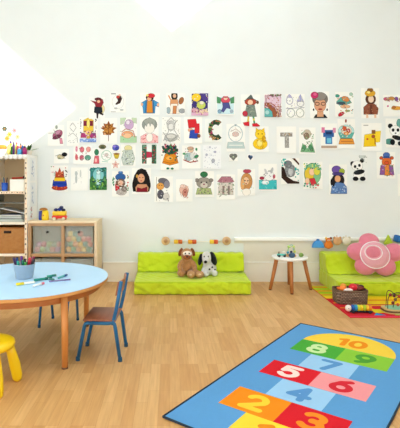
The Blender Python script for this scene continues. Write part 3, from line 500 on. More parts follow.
D('grey koala on a dark branch with turquoise leaves', (281, 158, 299.3, 184), [('e', '8E9294', 290, 170.5, 4.8, 6), ('e', '7A7E80', 288, 164.5, 3.6, 3), ('e', 'C9CCCC', 290.5, 172, 2.4, 3.6), ('p', '2E1B14', [(281.7, 167), (284.5, 168), (287, 176), (293, 180), (298.5, 181), (298.5, 183.2), (288, 183), (282, 177)]), ('p', '4A2A1E', [(291.5, 158.8), (294, 158.8), (298.5, 164), (298.5, 166)]), ('s', ['2FA89C', '3FB8B0', '1F7A74'], 282, 159, 286, 166, 8, .9), ('s', ['2FA89C', '3FB8B0'], 295, 168, 298.3, 180, 8, .9), ('s', ['6A6E70', 'B4B8BA'], 287, 163.5, 294, 176, 20, .6)])
D('blonde figure in a red top surrounded by green foliage', (303, 161.8, 322.3, 189), [('e', '7FBE8A', 312.5, 174, 7.6, 10), ('e', 'E3C23A', 309.5, 174, 4.2, 6), ('e', 'F0C6A2', 312, 172, 2.7, 3.4), ('e', 'D9D24A', 316.5, 171.5, 2.8, 3.6), ('p', 'C9303E', [(309.5, 178.5), (314, 178), (316, 183), (311, 183.5)]), ('e', 'F0C6A2', 307.5, 180.5, 2, 2.8), ('s', ['3FA06A', '5AC0A0', '2F7A5A', 'E9E27A'], 304.5, 164, 320.5, 170, 24, .8), ('s', ['2F8A6A', 'E0505A', '4FAA7A'], 304.5, 183, 320.5, 187, 16, .9)])
D('long-haired lady in a purple hat and blue coat, lowest sheet near the pandas', (329, 164.5, 347, 194.5), [('e', '1F1A1E', 338, 180, 5.6, 6), ('e', 'E2A678', 337.6, 178.8, 2.6, 3.2), ('e', '6A4FA0', 336.5, 170.5, 4.2, 3.6), ('e', '9AA83A', 341.5, 172, 2.6, 2.6), ('e', '4A3A7A', 338, 174.3, 5.4, 1.4), ('p', '5C7FB4', [(331, 192.5), (332.5, 184), (337, 182), (343, 183), (346, 187), (346, 192.5)]), ('e', '1F1A1E', 333, 182, 1.9, 3.8), ('s', ['8FB0D8', '34508A', 'C4D0E0'], 332, 184, 345.5, 192, 26, .65)])
D('full-body panda holding bamboo, on a sheet of its own below the others', (350, 155, 367.8, 181.3), [('e', 'C4CCC8', 362, 157.3, 3, 1.8), ('e', '15171A', 352.8, 164, 1.7, 2), ('e', '15171A', 361.7, 161.2, 1.7, 1.7), ('e', 'F4F4F0', 357.2, 166, 5, 4.6), ('e', '15171A', 355.2, 166.7, 1.2, 1.5), ('e', '15171A', 359.2, 165.6, 1.2, 1.5), ('e', '15171A', 357.4, 168.7, .9, .6), ('e', 'F4F4F0', 358.5, 174, 5, 4), ('e', '15171A', 358.8, 171.8, 5, 2, -.2), ('e', '15171A', 355.5, 178, 2.4, 1.8), ('e', '15171A', 362, 178, 2.4, 1.8), ('s', ['9AA49E'], 361, 157, 366, 163, 8, .5)], paper='E9ECE9')
D('orange teddy in a blue hat and purple waistcoat', (376.5, 152, 395, 178.5), [('e', 'D86A2E', 386.5, 162, 4.3, 3.8), ('e', 'C9572A', 381.6, 158.5, 1.6, 1.4), ('e', 'C9572A', 391.2, 158.5, 1.6, 1.4), ('e', '4A68B0', 386.3, 155.8, 3, 2.4), ('e', '34508A', 386.3, 157.8, 4.2, .9), ('p', '8A5A9C', [(381, 165.5), (392, 165.5), (393, 174), (380, 174)]), ('p', 'E08A3A', [(385, 165), (388.5, 165), (389, 174.5), (384.5, 174.5)]), ('e', 'D8562E', 386.5, 163, 1.8, 1.5), ('s', ['C9A0C4', 'D86A2E', '5E8A4A', 'B8485A'], 380.5, 164, 393, 175.5, 22, .7)])
D('sliver of a sheet just entering at the right edge below the other rows', (397.6, 174, 412, 196), [('e', '9AA08E', 405, 185, 4, 6), ('s', ['7C8A74', 'C4B89A'], 401, 178, 409, 192, 12, .7)])

# ------------------------------------------------------------------ bookcase on the left
BX0, BX1, BF, BB = -2.125, -1.69, 5.345, 5.765
cream = mat('F0E6D2', 0.5)
tanb = mat('C9B08A', 0.7, .05)
bc = thing('bookcase', 'tall cream bookcase packed with art supplies beside the low cabinet', 'bookcase', ((BX0 + BX1) / 2, (BF + BB) / 2, 0))
def pw(parent, o): o.location = -parent.location; return o     # child mesh authored in world coordinates
for x in (BX0, BX1 - .022):
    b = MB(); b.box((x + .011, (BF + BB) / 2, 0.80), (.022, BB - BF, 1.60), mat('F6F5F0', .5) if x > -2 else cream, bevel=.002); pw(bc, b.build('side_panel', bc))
b = MB(); b.box(((BX0 + BX1) / 2, BB - .006, .80), (BX1 - BX0 - .044, .012, 1.58), tanb); pw(bc, b.build('back_panel', bc))
SHZ = [0.06, 0.41, 0.785, 1.15, 1.585]
for z in SHZ:
    b = MB(); b.box(((BX0 + BX1) / 2, (BF + BB) / 2 - .006, z), (BX1 - BX0 - .044, BB - BF - .014, .03), cream, bevel=.002); pw(bc, b.build('shelf', bc))
# patterned edging tape with dark motifs and a scalloped white paper trim
b = MB(); tp = mat('EBD9BE', .6); dk = mat('3A2A28', .7); pk = mat('D8A890', .7)
b.box((BX1 - .014, BF - .0015, .80), (.030, .003, 1.585), tp)
for k in range(22):
    z = .30 + k * .06; b.ell((BX1 - .014 + random.uniform(-.004, .004), BF - .003, z), (.009, .001, .010 + random.random() * .006), dk if k % 3 else pk, sub=1)
pw(bc, b.build('edging_tape', bc))
b = MB(); b.box(((BX0 + BX1) / 2, BF - .0015, 1.15), (BX1 - BX0 - .044, .003, .034), mat('EAD2B4', .6))
for k in range(12): b.ell((BX0 + .04 + k * .031, BF - .003, 1.15), (.007, .001, .008), dk if k % 2 else pk, sub=1)
pw(bc, b.build('edging_tape', bc))
b = MB(); wt = mat('F6F4EC', .6)
b.box(((BX0 + BX1) / 2, BF - .002, 1.585), (BX1 - BX0, .004, .03), wt)
for k in range(8):
    b.lathe([(.030, 0), (.030, .003)], wt, (BX0 + .03 + k * .0535, BF - .0025, 1.572), 20, rot=(PI / 2, 0, 0))
pw(bc, b.build('scalloped_trim', bc))
# drawings taped to the bookcase side
for (y, z, w, h, hx, lab) in ((5.56, 1.43, .20, .28, ['A9BCD8', '6E7FA8'], 'pale blue pencil drawing taped highest on the bookcase side'), (5.57, 1.12, .21, .29, ['8FA9D0', 'B8C8DC', '7A8AB0'], 'blue figure drawing taped halfway up the bookcase side'), (5.50, .90, .12, .17, ['C9525A', 'D88A90', '3F8A5A'], 'small red tulip drawing taped lowest on the bookcase side')):
    b = MB(); b.box((0.0015, 0, 0), (.0012, w, h), mat('EEF1F0', .7))
    for k in range(16):
        b.ell((.0024, random.uniform(-w * .3, w * .3), random.uniform(-h * .38, h * .38)), (.0006, .008, .016), mat(random.choice(hx), .7), rot=(random.uniform(-1, 1), 0, 0), sub=1)
    tag(b.build('drawing', loc=(BX1, y, z)), lab, 'drawing', 'drawings taped to the bookcase side')
# wicker basket drawer
bk = thing('wicker_basket', 'orange-brown woven basket pushed into the bookcase under the papers', 'basket', (-1.905, 5.545, .4255))
wk = wicker('D08A42', 'E0A058', .03, .012)
b = MB(); W, Dp, Hh = .37, .36, .30; t = .012
for (c, s) in (((0, -Dp / 2, Hh / 2), (W, t, Hh)), ((0, Dp / 2, Hh / 2), (W, t, Hh)), ((-W / 2, 0, Hh / 2), (t, Dp, Hh)), ((W / 2, 0, Hh / 2), (t, Dp, Hh)), ((0, 0, .008), (W, Dp, .014))):
    b.box(c, s, wk, bevel=.003)
b.build('basket_body', bk)
b = MB(); b.tube([(-W / 2, -Dp / 2, Hh), (W / 2, -Dp / 2, Hh), (W / 2, Dp / 2, Hh), (-W / 2, Dp / 2, Hh), (-W / 2, -Dp / 2, Hh)], .010, mat('A8662E', .7)); b.build('rim', bk)
b = MB(); b.box((-.02, -Dp / 2 - .007, Hh - .045), (.09, .004, .032), mat('2A1810', .8), bevel=.002); b.build('handle_slot', bk)
# papers
b = MB()
for k, c in enumerate(['B9BDB6', 'E4E4DC', '8FA8A0', 'D8D4C8', '5E6A6E', 'E9E9E2', '9AB0AC', 'C9C4B8', 'F0F0EA', '7A8088']):
    b.box((0, 0, .006 + k * .0085), (.30 - k * .006, .30, .007), mat(c, .7), rot=(0, 0, 0.06 * math.sin(k * 2.1)), bevel=.001)
o = b.build('paper_stack', loc=(-1.90, 5.53, .8003)); tag(o, 'stack of grey, green and white papers on the middle bookcase shelf', 'papers')
b = MB(); b.box((0, 0, 0), (.30, .27, .006), mat('E9E9E4', .6), rot=(0, math.radians(13), 0), bevel=.001)
o = b.build('folder', loc=(-1.88, 5.535, .927)); tag(o, 'white folder lying slanted over the papers on the bookcase shelf', 'folder')
b = MB(); gm = mat('9A9A92', .4, metal=.3)
b.box((0, 0, .0), (.375, .30, .006), gm)
for x in (-.18, .18): b.box((x, 0, .055), (.006, .3, .115), gm)
# two-level letter tray fastened below the shelf
o = b.build('letter_tray', loc=(-1.908, 5.53, 1.022)); tag(o, 'thin grey tray shelf fitted above the papers in the bookcase', 'tray')
# white box, blue cup and tools on the second shelf
wb = thing('storage_box', 'white square box on the upper bookcase shelf under the scalloped trim', 'box', (-1.825, 5.46, 1.1655))
b = MB()
for c, s in (((0, -.07, .07), (.165, .004, .14)), ((0, .07, .07), (.165, .004, .14)), ((-.0825, 0, .07), (.004, .14, .14)), ((.0825, 0, .07), (.004, .14, .14)), ((0, 0, .002), (.165, .14, .004))): b.box(c, s, mat('F0EDE2', .6), bevel=.001)
b.build('box_body', wb)
def cup(loc, hexc, r, h, lab, things_cols, rim='E0E0E0'):
    t = thing('pencil_cup', lab, 'cup', loc)
    b = MB(); b.lathe([(0, 0), (r * .85, 0), (r * .87, .003), (r, h), (r * .94, h), (r * .82, .006), (0, .006)], mat(hexc, .35), seg=28); b.build('cup_body', t)
    for k, c in enumerate(things_cols):
        a = 2.4 * k; rr = r * .55
        b = MB(); p0 = Vector((rr * .6 * math.cos(a), rr * .6 * math.sin(a), .010)); p1 = Vector((r * .8 * math.cos(a), r * .8 * math.sin(a), h + .05 + .03 * random.random()))
        b.tube([p0, p0.lerp(p1, .85), p1], [.005, .005, .004], mat(c, .5), seg=8)
        o = b.build('pencil', loc=tuple(Vector(loc) + Vector((0, 0, 0))))
        tag(o, lab2 % cname(c), 'pencil', 'pencils in the bookcase cup' )
    return t
NAMES = {'1F3F8A': 'dark blue', 'C93A2E': 'red', '1F2A30': 'black', '2F7A6A': 'teal'}
def cname(c): return NAMES.get(c, 'coloured')
lab2 = '%s pencil standing in the blue cup on the bookcase shelf'
cup((-1.985, 5.43, 1.1655), '2458B8', .038, .10, 'shiny blue cup beside the white box on the bookcase shelf', ['1F2A30', '2F7A6A', '1F3F8A', 'C93A2E'])
b = MB(); b.tube([(-.09, 0, .012), (-.02, 0, .016), (.05, 0, .02)], .011, mat('B83A28', .5)); b.ell((.065, 0, .024), (.028, .02, .022), mat('3A1E16', .6))
o = b.build('paintbrush', loc=(-1.815, 5.455, 1.3075)); tag(o, 'thick red paintbrush with dark bristles lying on the white box', 'paintbrush')
b.bm = None
# on top of the bookcase
TZ = 1.6008
def bottle(x, y, h, r, col, capc, lab):
    t = thing('paint_bottle', lab, 'paint bottle', (x, y, TZ), group='paint bottles on top of the bookcase')
    b = MB(); b.lathe([(0, 0), (r, 0), (r, h * .72), (r * .55, h * .84), (r * .4, h * .84), (0, h * .84)], mat(col, .4), seg=20); b.build('bottle_body', t)
    b = MB(); b.lathe([(r * .45, h * .84), (r * .42, h), (0, h)], mat(capc, .4), seg=16); b.build('cap', t)
bottle(-1.945, 5.52, .17, .022, 'E6C83A', '5A3A8A', 'yellow paint bottle with purple cap on the bookcase top')
bottle(-1.925, 5.40, .14, .018, 'F0E07A', 'E8E8E0', 'pale yellow paint bottle with white cap on the bookcase top')
bottle(-1.905, 5.45, .12, .016, '2F9A4A', 'E8E8E0', 'green paint bottle on the bookcase top')
bottle(-1.872, 5.41, .15, .014, '5A2A6A', '1F1F2A', 'slim purple paint bottle with black cap on the bookcase top')
bottle(-1.838, 5.46, .13, .018, 'E05A7A', 'F0F0F0', 'pink paint bottle with white cap on the bookcase top')
bottle(-1.80, 5.40, .08, .024, '4AA8E0', 'F0F0F0', 'short sky blue paint pot on the bookcase top')
bottle(-1.745, 5.43, .10, .026, 'A8246A', '3A1A3A', 'magenta paint pot at the right end of the bookcase top')
bottle(-1.885, 5.56, .16, .018, 'D8D040', 'C93A4A', 'lime yellow paint bottle with red cap behind the others on the bookcase')
bottle(-1.842, 5.58, .15, .016, 'E07A2A', '2A2A30', 'orange paint bottle with dark cap at the back of the bookcase top')
bottle(-1.80, 5.52, .14, .015, '2A6AC0', 'F0F0F0', 'tall blue paint bottle with white cap on the bookcase top')
bottle(-1.765, 5.50, .13, .013, '7A3A9A', 'E8D040', 'slim violet paint bottle with yellow cap on the bookcase top')
# white bowl, orange sponge
t = thing('bowl', 'white round bowl on the bookcase top at the left edge of the photo', 'bowl', (-2.005, 5.43, TZ))
b = MB(); b.lathe([(0, 0), (.03, 0), (.055, .03), (.062, .065), (.058, .065), (.05, .03), (.026, .005), (0, .005)], mat('F3F1EA', .3), seg=32); b.build('bowl_body', t)
b = MB(); b.ell((0, 0, .03), (.045, .04, .033), mat('E89A3A', .8, .1, 20, .4, 60)); b.ell((-.03, .01, .035), (.03, .03, .028), mat('D98428', .8))
o = remesh(b.build('sponge', loc=(-2.005, 5.43, TZ + .058)), .006, 2); tag(o, 'orange sponge heaped in the white bowl on the bookcase', 'sponge')
# plant
t = thing('potted_plant', 'small leafy green plant at the right corner of the bookcase top', 'plant', (-1.735, 5.56, TZ))
b = MB(); b.lathe([(0, 0), (.028, 0), (.038, .06), (.034, .06), (.03, .05), (0, .05)], mat('E8E2D4', .5), seg=24); b.build('pot', t)
for k in range(9):
    a = k * 2.4; L = .09 + .05 * random.random(); el = .5 + .7 * (k % 3) / 2
    b = MB(); pts = []
    for s in range(6):
        u = s / 5; pts.append(Vector((math.cos(a) * L * u * math.cos(el), math.sin(a) * L * u * math.cos(el), .045 + L * u * math.sin(el) - .03 * u * u)))
    side = Vector((-math.sin(a), math.cos(a), 0)); lf = []; rt = []
    for s, p in enumerate(pts):
        wd = .018 * math.sin(PI * min(.97, s / 5 + .05)); lf.append(p + side * wd); rt.append(p - side * wd)
    for s in range(5):
        b.prism([lf[s], lf[s + 1], rt[s + 1], rt[s]], mat(['4A8A2E', '7AB43A', '2F5A2A'][k % 3], .5), 0, (0, 0, 1), .0015)
    b.build('leaf', t)
# tall vase of faint paper flowers
t = thing('flower_vase', 'pale glass jar of yellow and pink paper flowers on the bookcase', 'vase', (-1.955, 5.60, TZ))
b = MB(); b.lathe([(0, 0), (.035, 0), (.038, .13), (.034, .13), (.031, .006), (0, .006)], mat('E4EEF0', .1), seg=24); b.build('jar', t)
for k, (dx, dz, c) in enumerate(((-.09, .33, '5A6A5A'), (-.03, .26, 'E8D060'), (.03, .31, 'E0A0B0'), (.07, .23, 'F0E6A0'), (-.06, .21, 'E8B04A'))):
    b = MB(); b.tube([(dx * .1, 0, .02), (dx * .35, 0, .13), (dx, -.01, dz)], .0025, mat('6A9A5A', .6), seg=6); b.build('stem', t)
    b = MB(); b.ell((dx, -.01, dz), (.010, .010, .010), mat('C98A2E', .7), sub=2)
    for q in range(6):
        b.ell((dx + .02 * math.cos(q * PI / 3), -.012, dz + .02 * math.sin(q * PI / 3)), (.012, .004, .012), mat(c, .7), sub=2)
    b.build('flower', t)

# ------------------------------------------------------------------ low cabinet with frosted bins
KX0, KX1, KF, KB, KH = -1.682, -.862, 5.35, 5.755, .815
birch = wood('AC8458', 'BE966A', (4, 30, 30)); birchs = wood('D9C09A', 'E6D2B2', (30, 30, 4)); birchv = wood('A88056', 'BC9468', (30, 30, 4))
cab = thing('cabinet', 'low birch cabinet with frosted bins of play balls beside the bookcase', 'cabinet', ((KX0 + KX1) / 2, (KF + KB) / 2, 0))
cw = KX1 - KX0; cd = KB - KF
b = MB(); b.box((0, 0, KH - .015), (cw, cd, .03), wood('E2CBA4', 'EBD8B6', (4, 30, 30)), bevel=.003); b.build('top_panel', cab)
for x in (-cw / 2 + .0175, cw / 2 - .0175):
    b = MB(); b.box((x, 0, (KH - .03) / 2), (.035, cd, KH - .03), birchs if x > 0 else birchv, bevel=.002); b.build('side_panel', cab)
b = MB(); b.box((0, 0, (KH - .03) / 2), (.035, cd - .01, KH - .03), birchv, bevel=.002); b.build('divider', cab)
b = MB(); b.box((0, cd / 2 - .006, (KH - .03) / 2), (cw - .07, .010, KH - .03), tanb); b.build('back_panel', cab)
for z in (.03, .405):
    b = MB(); b.box((0, -.004, z), (cw - .07, cd - .02, .035), birch, bevel=.002); b.build('shelf', cab)
b = MB()
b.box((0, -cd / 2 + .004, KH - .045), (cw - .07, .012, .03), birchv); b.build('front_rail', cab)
# bins: frosted open boxes standing in the compartments
fro = bpy.data.materials.new('frosted_plastic'); fro.use_nodes = True
nt = fro.node_tree; nt.nodes.clear()
o_ = nt.nodes.new('ShaderNodeOutputMaterial'); d_ = nt.nodes.new('ShaderNodeBsdfPrincipled'); t_ = nt.nodes.new('ShaderNodeBsdfTransparent')
d_.inputs['Base Color'].default_value = rgb('D3D6CA'); d_.inputs['Roughness'].default_value = .35
nz = nt.nodes.new('ShaderNodeTexNoise'); nz.inputs['Scale'].default_value = 3
mr = nt.nodes.new('ShaderNodeMapRange'); mr.inputs['To Min'].default_value = .24; mr.inputs['To Max'].default_value = .32
mx_ = nt.nodes.new('ShaderNodeMixShader')
nt.links.new(nz.outputs['Fac'], mr.inputs[0]); nt.links.new(mr.outputs[0], mx_.inputs[0])
nt.links.new(t_.outputs[0], mx_.inputs[1]); nt.links.new(d_.outputs[0], mx_.inputs[2]); nt.links.new(mx_.outputs[0], o_.inputs[0])
def play_bin(x, z, lab, balls, nb, gr):
    t = thing('storage_bin', lab, 'storage bin', (x, KF + .205, z), group='frosted bins in the cabinet')
    W, Dq, Hq = .335, .34, .33 if z > .3 else .31
    b = MB()
    b.box((0, -Dq / 2, Hq / 2), (W, .004, Hq), fro, bevel=.001); b.build('front_panel', t)
    b = MB(); sb = mat('A9ADA0', .5)
    for c, s in (((0, Dq / 2, Hq / 2), (W, .004, Hq)), ((-W / 2, 0, Hq / 2), (.004, Dq, Hq)), ((W / 2, 0, Hq / 2), (.004, Dq, Hq)), ((0, 0, .002), (W, Dq, .004))): b.box(c, s, sb)
    b.build('bin_body', t)
    b = MB(); b.lathe([(.015, 0), (.015, .003), (0, .003)], mat('1A1A1A', .6), (0, -Dq / 2 - .002, Hq - .075), 16, rot=(PI / 2, 0, 0)); b.build('finger_hole', t)
    for k in range(nb):
        bx = -.13 + .060 * (k % 5) + (.02 if (k // 5) % 2 else 0); bz = .042 + .062 * (k // 5)
        c = balls[(k * 3 + (k // 5) * 2) % len(balls)]
        m = MB(); m.ell((0, 0, 0), .036, mat(c, .45), sub=3)
        o = m.build('play_ball', loc=(x + bx, KF + .205 - Dq / 2 + .042 + .002 * (k % 3), z + bz))
        tag(o, gr[1], 'ball', gr[0])
play_bin(KX0 + .222, .4235, 'upper left frosted bin with a few pastel balls', ['D8708C', '7FA88A', 'C08AB8', '9AC07A', 'E08A80'], 10, ('balls in the upper left cabinet bin', 'pastel plastic ball blurred behind the upper left frosted bin front'))
play_bin(KX1 - .222, .4235, 'upper right frosted bin filled with bright coloured balls', ['F0B020', 'E0603A', 'F4CC30', '4A9E5A', 'E0506A', '3A9078', 'E89420'], 18, ('balls in the upper right cabinet bin', 'bright plastic ball blurred behind the upper right frosted bin front'))
play_bin(KX0 + .222, .0485, 'lower left frosted bin mostly hidden by the round table', ['B0A090'], 0, ('', ''))
play_bin(KX1 - .222, .0485, 'lower right frosted bin mostly hidden by the round table', ['B0A090'], 0, ('', ''))
# two little toys on top of the cabinet
t = thing('toy_figure', 'yellow and blue toy figure with a brown cap at the left on the cabinet', 'toy', (-1.535, 5.45, KH + .0005))
b = MB(); b.box((-.02, 0, .055), (.045, .06, .11), mat('24368C', .4), bevel=.012); b.build('body', t)
b = MB(); b.lathe([(0, 0), (.04, 0), (.044, .03), (.038, .10), (.03, .115), (0, .118)], mat('F0D020', .4), (.035, -.01, 0), 24); b.build('yellow_cup', t)
b = MB(); b.lathe([(0, 0), (.05, 0), (.045, .018), (.02, .03), (0, .03)], mat('A8702E', .5), (.01, 0, .118), 24); b.build('cap', t)
b = MB(); b.ell((.022, -.048, .06), (.010, .008, .010), mat('B83A2E', .4), sub=2); b.build('nose', t)
t = thing('toy_truck', 'red and yellow toy truck loaded with dark blue blocks on the cabinet', 'toy truck', (-1.33, 5.45, KH + .0005))
b = MB(); b.box((0, 0, .038), (.17, .08, .036), mat('D8321E', .4), bevel=.008); b.build('chassis', t)
b = MB(); b.box((0, 0, .082), (.16, .078, .05), mat('F0C428', .4), bevel=.008)
b.build('truck_bed', t)
for x in (-.055, .055):
    for y in (-.042, .042):
        b = MB(); b.lathe([(0, 0), (.019, 0), (.019, .014), (0, .014)], mat('D8D0B0' if y < 0 else 'C04020', .5), (x, y + .007, .019), 20, rot=(PI / 2, 0, 0)); b.build('wheel', t)
for k, (x, z, c) in enumerate(((-.045, .124, '1E2C6A'), (.0, .128, '24388C'), (.045, .122, '162048'), (.02, .152, '1E2C5A'))):
    b = MB(); b.ell((0, 0, 0), (.026, .028, .020), mat(c, .5), sub=2)
    o = b.build('toy_block', loc=(-1.33 + x, 5.45, KH + z)); tag(o, 'dark blue rounded block heaped in the toy truck on the cabinet', 'block', 'blue blocks in the toy truck')

# ------------------------------------------------------------------ round table
TC = Vector((-1.16, 3.585, 0)); TH = .53; TR = .665
tb = thing('round_table', 'large round pale blue play table with wooden legs', 'table', tuple(TC))
b = MB(); b.lathe([(0, -.004), (TR - .004, -.004), (TR - .003, 0), (0, 0)], mat('B4DCFA', .35, spec=.4), (0, 0, TH), 96, smooth=False); b.build('tabletop', tb)
b = MB(); b.lathe([(0, -.028), (TR - .004, -.028), (TR, -.024), (TR, -.005), (TR - .003, -.0041), (0, -.0041)], wood('C98A4A', 'D89C58', (8, 8, 40)), (0, 0, TH), 96, smooth=False); o = b.build('edge_band', tb); o['label'] = 'light wooden rim'
b = MB(); b.lathe([(.60, 0), (.60, .055), (.575, .055), (.575, 0), (.60, 0)], wood('A8642A', 'B87034', (8, 8, 40)), (0, 0, TH - .0835), 72, smooth=False); b.build('apron', tb)
for sx, sy in ((.433, -.46), (.415, .44), (-.42, .45), (-.42, -.45)):
    b = MB(); a = math.atan2(sy, sx); ht = TH - .028
    b.tube([(sx, sy, .012), (sx, sy, .25), (sx * .985, sy * .985, ht - .0005)], [.021, .024, .026], wood('C47A36', 'D68E48', (30, 30, 4)), seg=16)
    lg = b.build('leg', tb)
    b = MB(); b.lathe([(0, 0), (.022, 0), (.022, .012), (0, .012)], mat('6A4A34', .6), (sx, sy, 0), 16); b.build('foot', lg)

# bucket of pens
bu = Vector((-1.147, 3.56, TH + .0005))
t = thing('pen_bucket', 'grey-blue metal bucket crammed with felt pens on the round table', 'bucket', tuple(bu))
b = MB(); b.lathe([(0, 0), (.063, 0), (.066, .004), (.082, .108), (.085, .112), (.082, .115), (.079, .110), (.062, .006), (0, .006)], mat('A4B2C0', .35, metal=.3), seg=40); b.build('bucket_body', t)
PENC = [('1C1C22', 'black'), ('6A2A8A', 'purple'), ('1F7A5A', 'green'), ('E0507A', 'pink'), ('1F3A7A', 'navy'), ('C42A34', 'red'), ('2A2A30', 'charcoal'), ('2FA08A', 'turquoise'), ('8A1F4A', 'wine red'), ('22305A', 'dark blue'), ('3A8A3A', 'leaf green'), ('E88AA0', 'light pink'), ('402A5A', 'dark violet'), ('141418', 'jet black')]
for k, (c, nm) in enumerate(PENC):
    a = k * 2.399; rr = .02 + .05 * math.sqrt((k + .5) / len(PENC))
    top = .152 + .016 * math.sin(k * 1.7)
    p0 = Vector((rr * .62 * math.cos(a), rr * .62 * math.sin(a), .016)); p1 = Vector((rr * 1.22 * math.cos(a), rr * 1.22 * math.sin(a), top)); d = (p1 - p0)
    b = MB(); b.tube([p0, p0 + d * .6, p0 + d * .62, p1 - d * .02, p1], [.006, .006, .0095, .0095, .007], mat(c, .4), seg=10)
    o = b.build('felt_pen', loc=tuple(bu)); tag(o, nm + ' felt pen standing in the metal bucket', 'pen', 'felt pens in the metal bucket')
def pen_on_table(p0, p1, r, cb, cc, lab, capf=.3):
    a, c = Vector(p0), Vector(p1); d = c - a; z = TH + .001 + r
    mid = (a + c) / 2; t = thing('felt_pen', lab, 'pen', (mid.x, mid.y, z), group='felt pens lying on the table')
    h = Vector((d.x / 2, d.y / 2, 0))
    m = -h + h * 2 * (1 - capf)
    b = MB(); b.tube([-h, -h * .96, m], [r * .6, r * .88, r * .88], mat(cb, .4), seg=12); b.build('barrel', t)
    b = MB(); b.tube([m * 1.0, h * .97, h], [r, r, r * .7], mat(cc, .4), seg=12); b.build('cap', t)
def tp_(px, py):
    Y = (EYE - TH) * F / (py - HY); return ((px - CX) * Y / F, Y, 0)
pen_on_table(tp_(35, 283.6), tp_(16, 285.8), .010, 'F3F0E4', 'E8D030', 'white pen with yellow cap lying nearest the table front', .4)
pen_on_table(tp_(33, 287.6), tp_(44, 284.3), .009, 'F0F0EC', 'D86A7A', 'short white pen with pink cap lying on the table', .25)
pen_on_table(tp_(34, 281.7), tp_(52, 279.2), .011, '1F8A7A', '176A5E', 'thick teal pen lying on the table', .4)
pen_on_table(tp_(49, 282.4), tp_(70.5, 280.3), .006, '8A7AA8', '7A6A9A', 'thin mauve pen lying on the table', .3)
pen_on_table(tp_(47, 277.6), tp_(56, 276.3), .009, '2FA090', '1F7A6A', 'short turquoise pen lying behind the others', .5)
pen_on_table(tp_(58, 279.2), tp_(67, 276.0), .009, '4AA8A8', '2F5A8A', 'light teal pen with blue cap, rightmost on the table', .35)
pen_on_table(tp_(45, 279.0), tp_(54, 281.0), .008, 'DDE6E6', '1F6A5E', 'white pen with dark green cap crossing the teal pens', .5)

# ------------------------------------------------------------------ chairs: local -x is the front
blue = mat('12608F', .4, spec=.5); brown = wood('8A4E34', '9E6040', (30, 4, 4), .4)
def make_chair(lab):
    t = thing('school_chair', lab, 'chair'); R_ = .0135
    SZ = .285
    for s in (-1, 1):
        y = s * .145; yt = s * .15
        b = MB(); b.tube([(-.155, y * 1.0, .012), (-.102, yt, SZ - .012), (-.06, yt, SZ - .012)], R_, blue, seg=12, fillet=.03); lg = b.build('leg', t)
        b = MB(); b.lathe([(0, 0), (.016, 0), (.015, .028), (0, .028)], mat('144A68', .6), (-.156, y, 0), 14); b.build('foot_cap', lg)
        b = MB(); b.tube([(.150, y * 1.0, .012), (.112, yt, SZ - .012), (.09, yt, SZ - .012)], R_, blue, seg=12, fillet=.02); lg = b.build('leg', t)
        b = MB(); b.lathe([(0, 0), (.016, 0), (.015, .028), (0, .028)], mat('144A68', .6), (.151, y, 0), 14); b.build('foot_cap', lg)
        b = MB(); b.tube([(-.07, yt, SZ - .012), (.10, yt, SZ - .012), (.125, yt, SZ + .09), (.16, yt, .575)], R_, blue, seg=12, fillet=.035); b.build('back_upright', t)
    b = MB()
    b.tube([(-.09, -.15, SZ - .012), (-.09, .15, SZ - .012)], .010, blue); b.tube([(.10, -.15, SZ - .012), (.10, .15, SZ - .012)], .010, blue); b.build('cross_bar', t)
    b = MB(); b.box((0, 0, SZ + .010), (.235, .325, .014), brown, bevel=.006); b.build('seat', t)
    b = MB(); N = 10
    for k in range(N):
        y0, y1 = -.16 + .32 * k / N, -.16 + .32 * (k + 1) / N
        f = lambda y: .118 + .022 * (1 - (y / .16) ** 2)
        z0, z1 = .475, .572
        q = [(f(y0), y0, z0), (f(y1), y1, z0), (f(y1) + .018, y1, z1), (f(y0) + .018, y0, z1)]
        b.prism(q, brown, 0, (1, 0, 0), .011)
    b.build('backrest', t)
    return t
ch = make_chair('blue tubular school chair with brown seat pulled out beside the round table')
ch.location = (-.502, 3.40, 0); ch.rotation_euler = (0, 0, math.radians(-3))
c2 = copy_tree(ch); c2['label'] = 'blue tubular chair tucked in behind the round table'
c2.location = (-1.005, 4.095, 0); c2.rotation_euler = (0, 0, math.radians(78)); c2.scale = (.86, .86, .86)
for o in (ch, c2): o['group'] = 'school chairs at the round table'

# ------------------------------------------------------------------ yellow stool
yel = mat('F2CB0E', .38, .01, spec=.5)
ys = thing('stool', 'bright yellow plastic stool with fat legs in front of the round table', 'stool', (-1.13, 2.835, 0), rz=math.radians(-8))
b = MB(); b.lathe([(0, .245), (.12, .245), (.142, .252), (.152, .270), (.148, .287), (.132, .298), (.10, .301), (0, .301)], yel, seg=56); b.build('seat', ys)
for sx, sy in ((.1, -.1), (.1, .1), (-.1, .1), (-.1, -.1)):
    b = MB()
    pts = [(sx * .82, sy * .82, .255), (sx * .95, sy * .95, .19), (sx * 1.1, sy * 1.1, .11), (sx * 1.2, sy * 1.2, .04), (sx * 1.22, sy * 1.22, .014), (sx * 1.22, sy * 1.22, .0)]
    b.tube(pts, [.026, .030, .0345, .033, .029, .018], yel, seg=20); b.build('leg', ys)

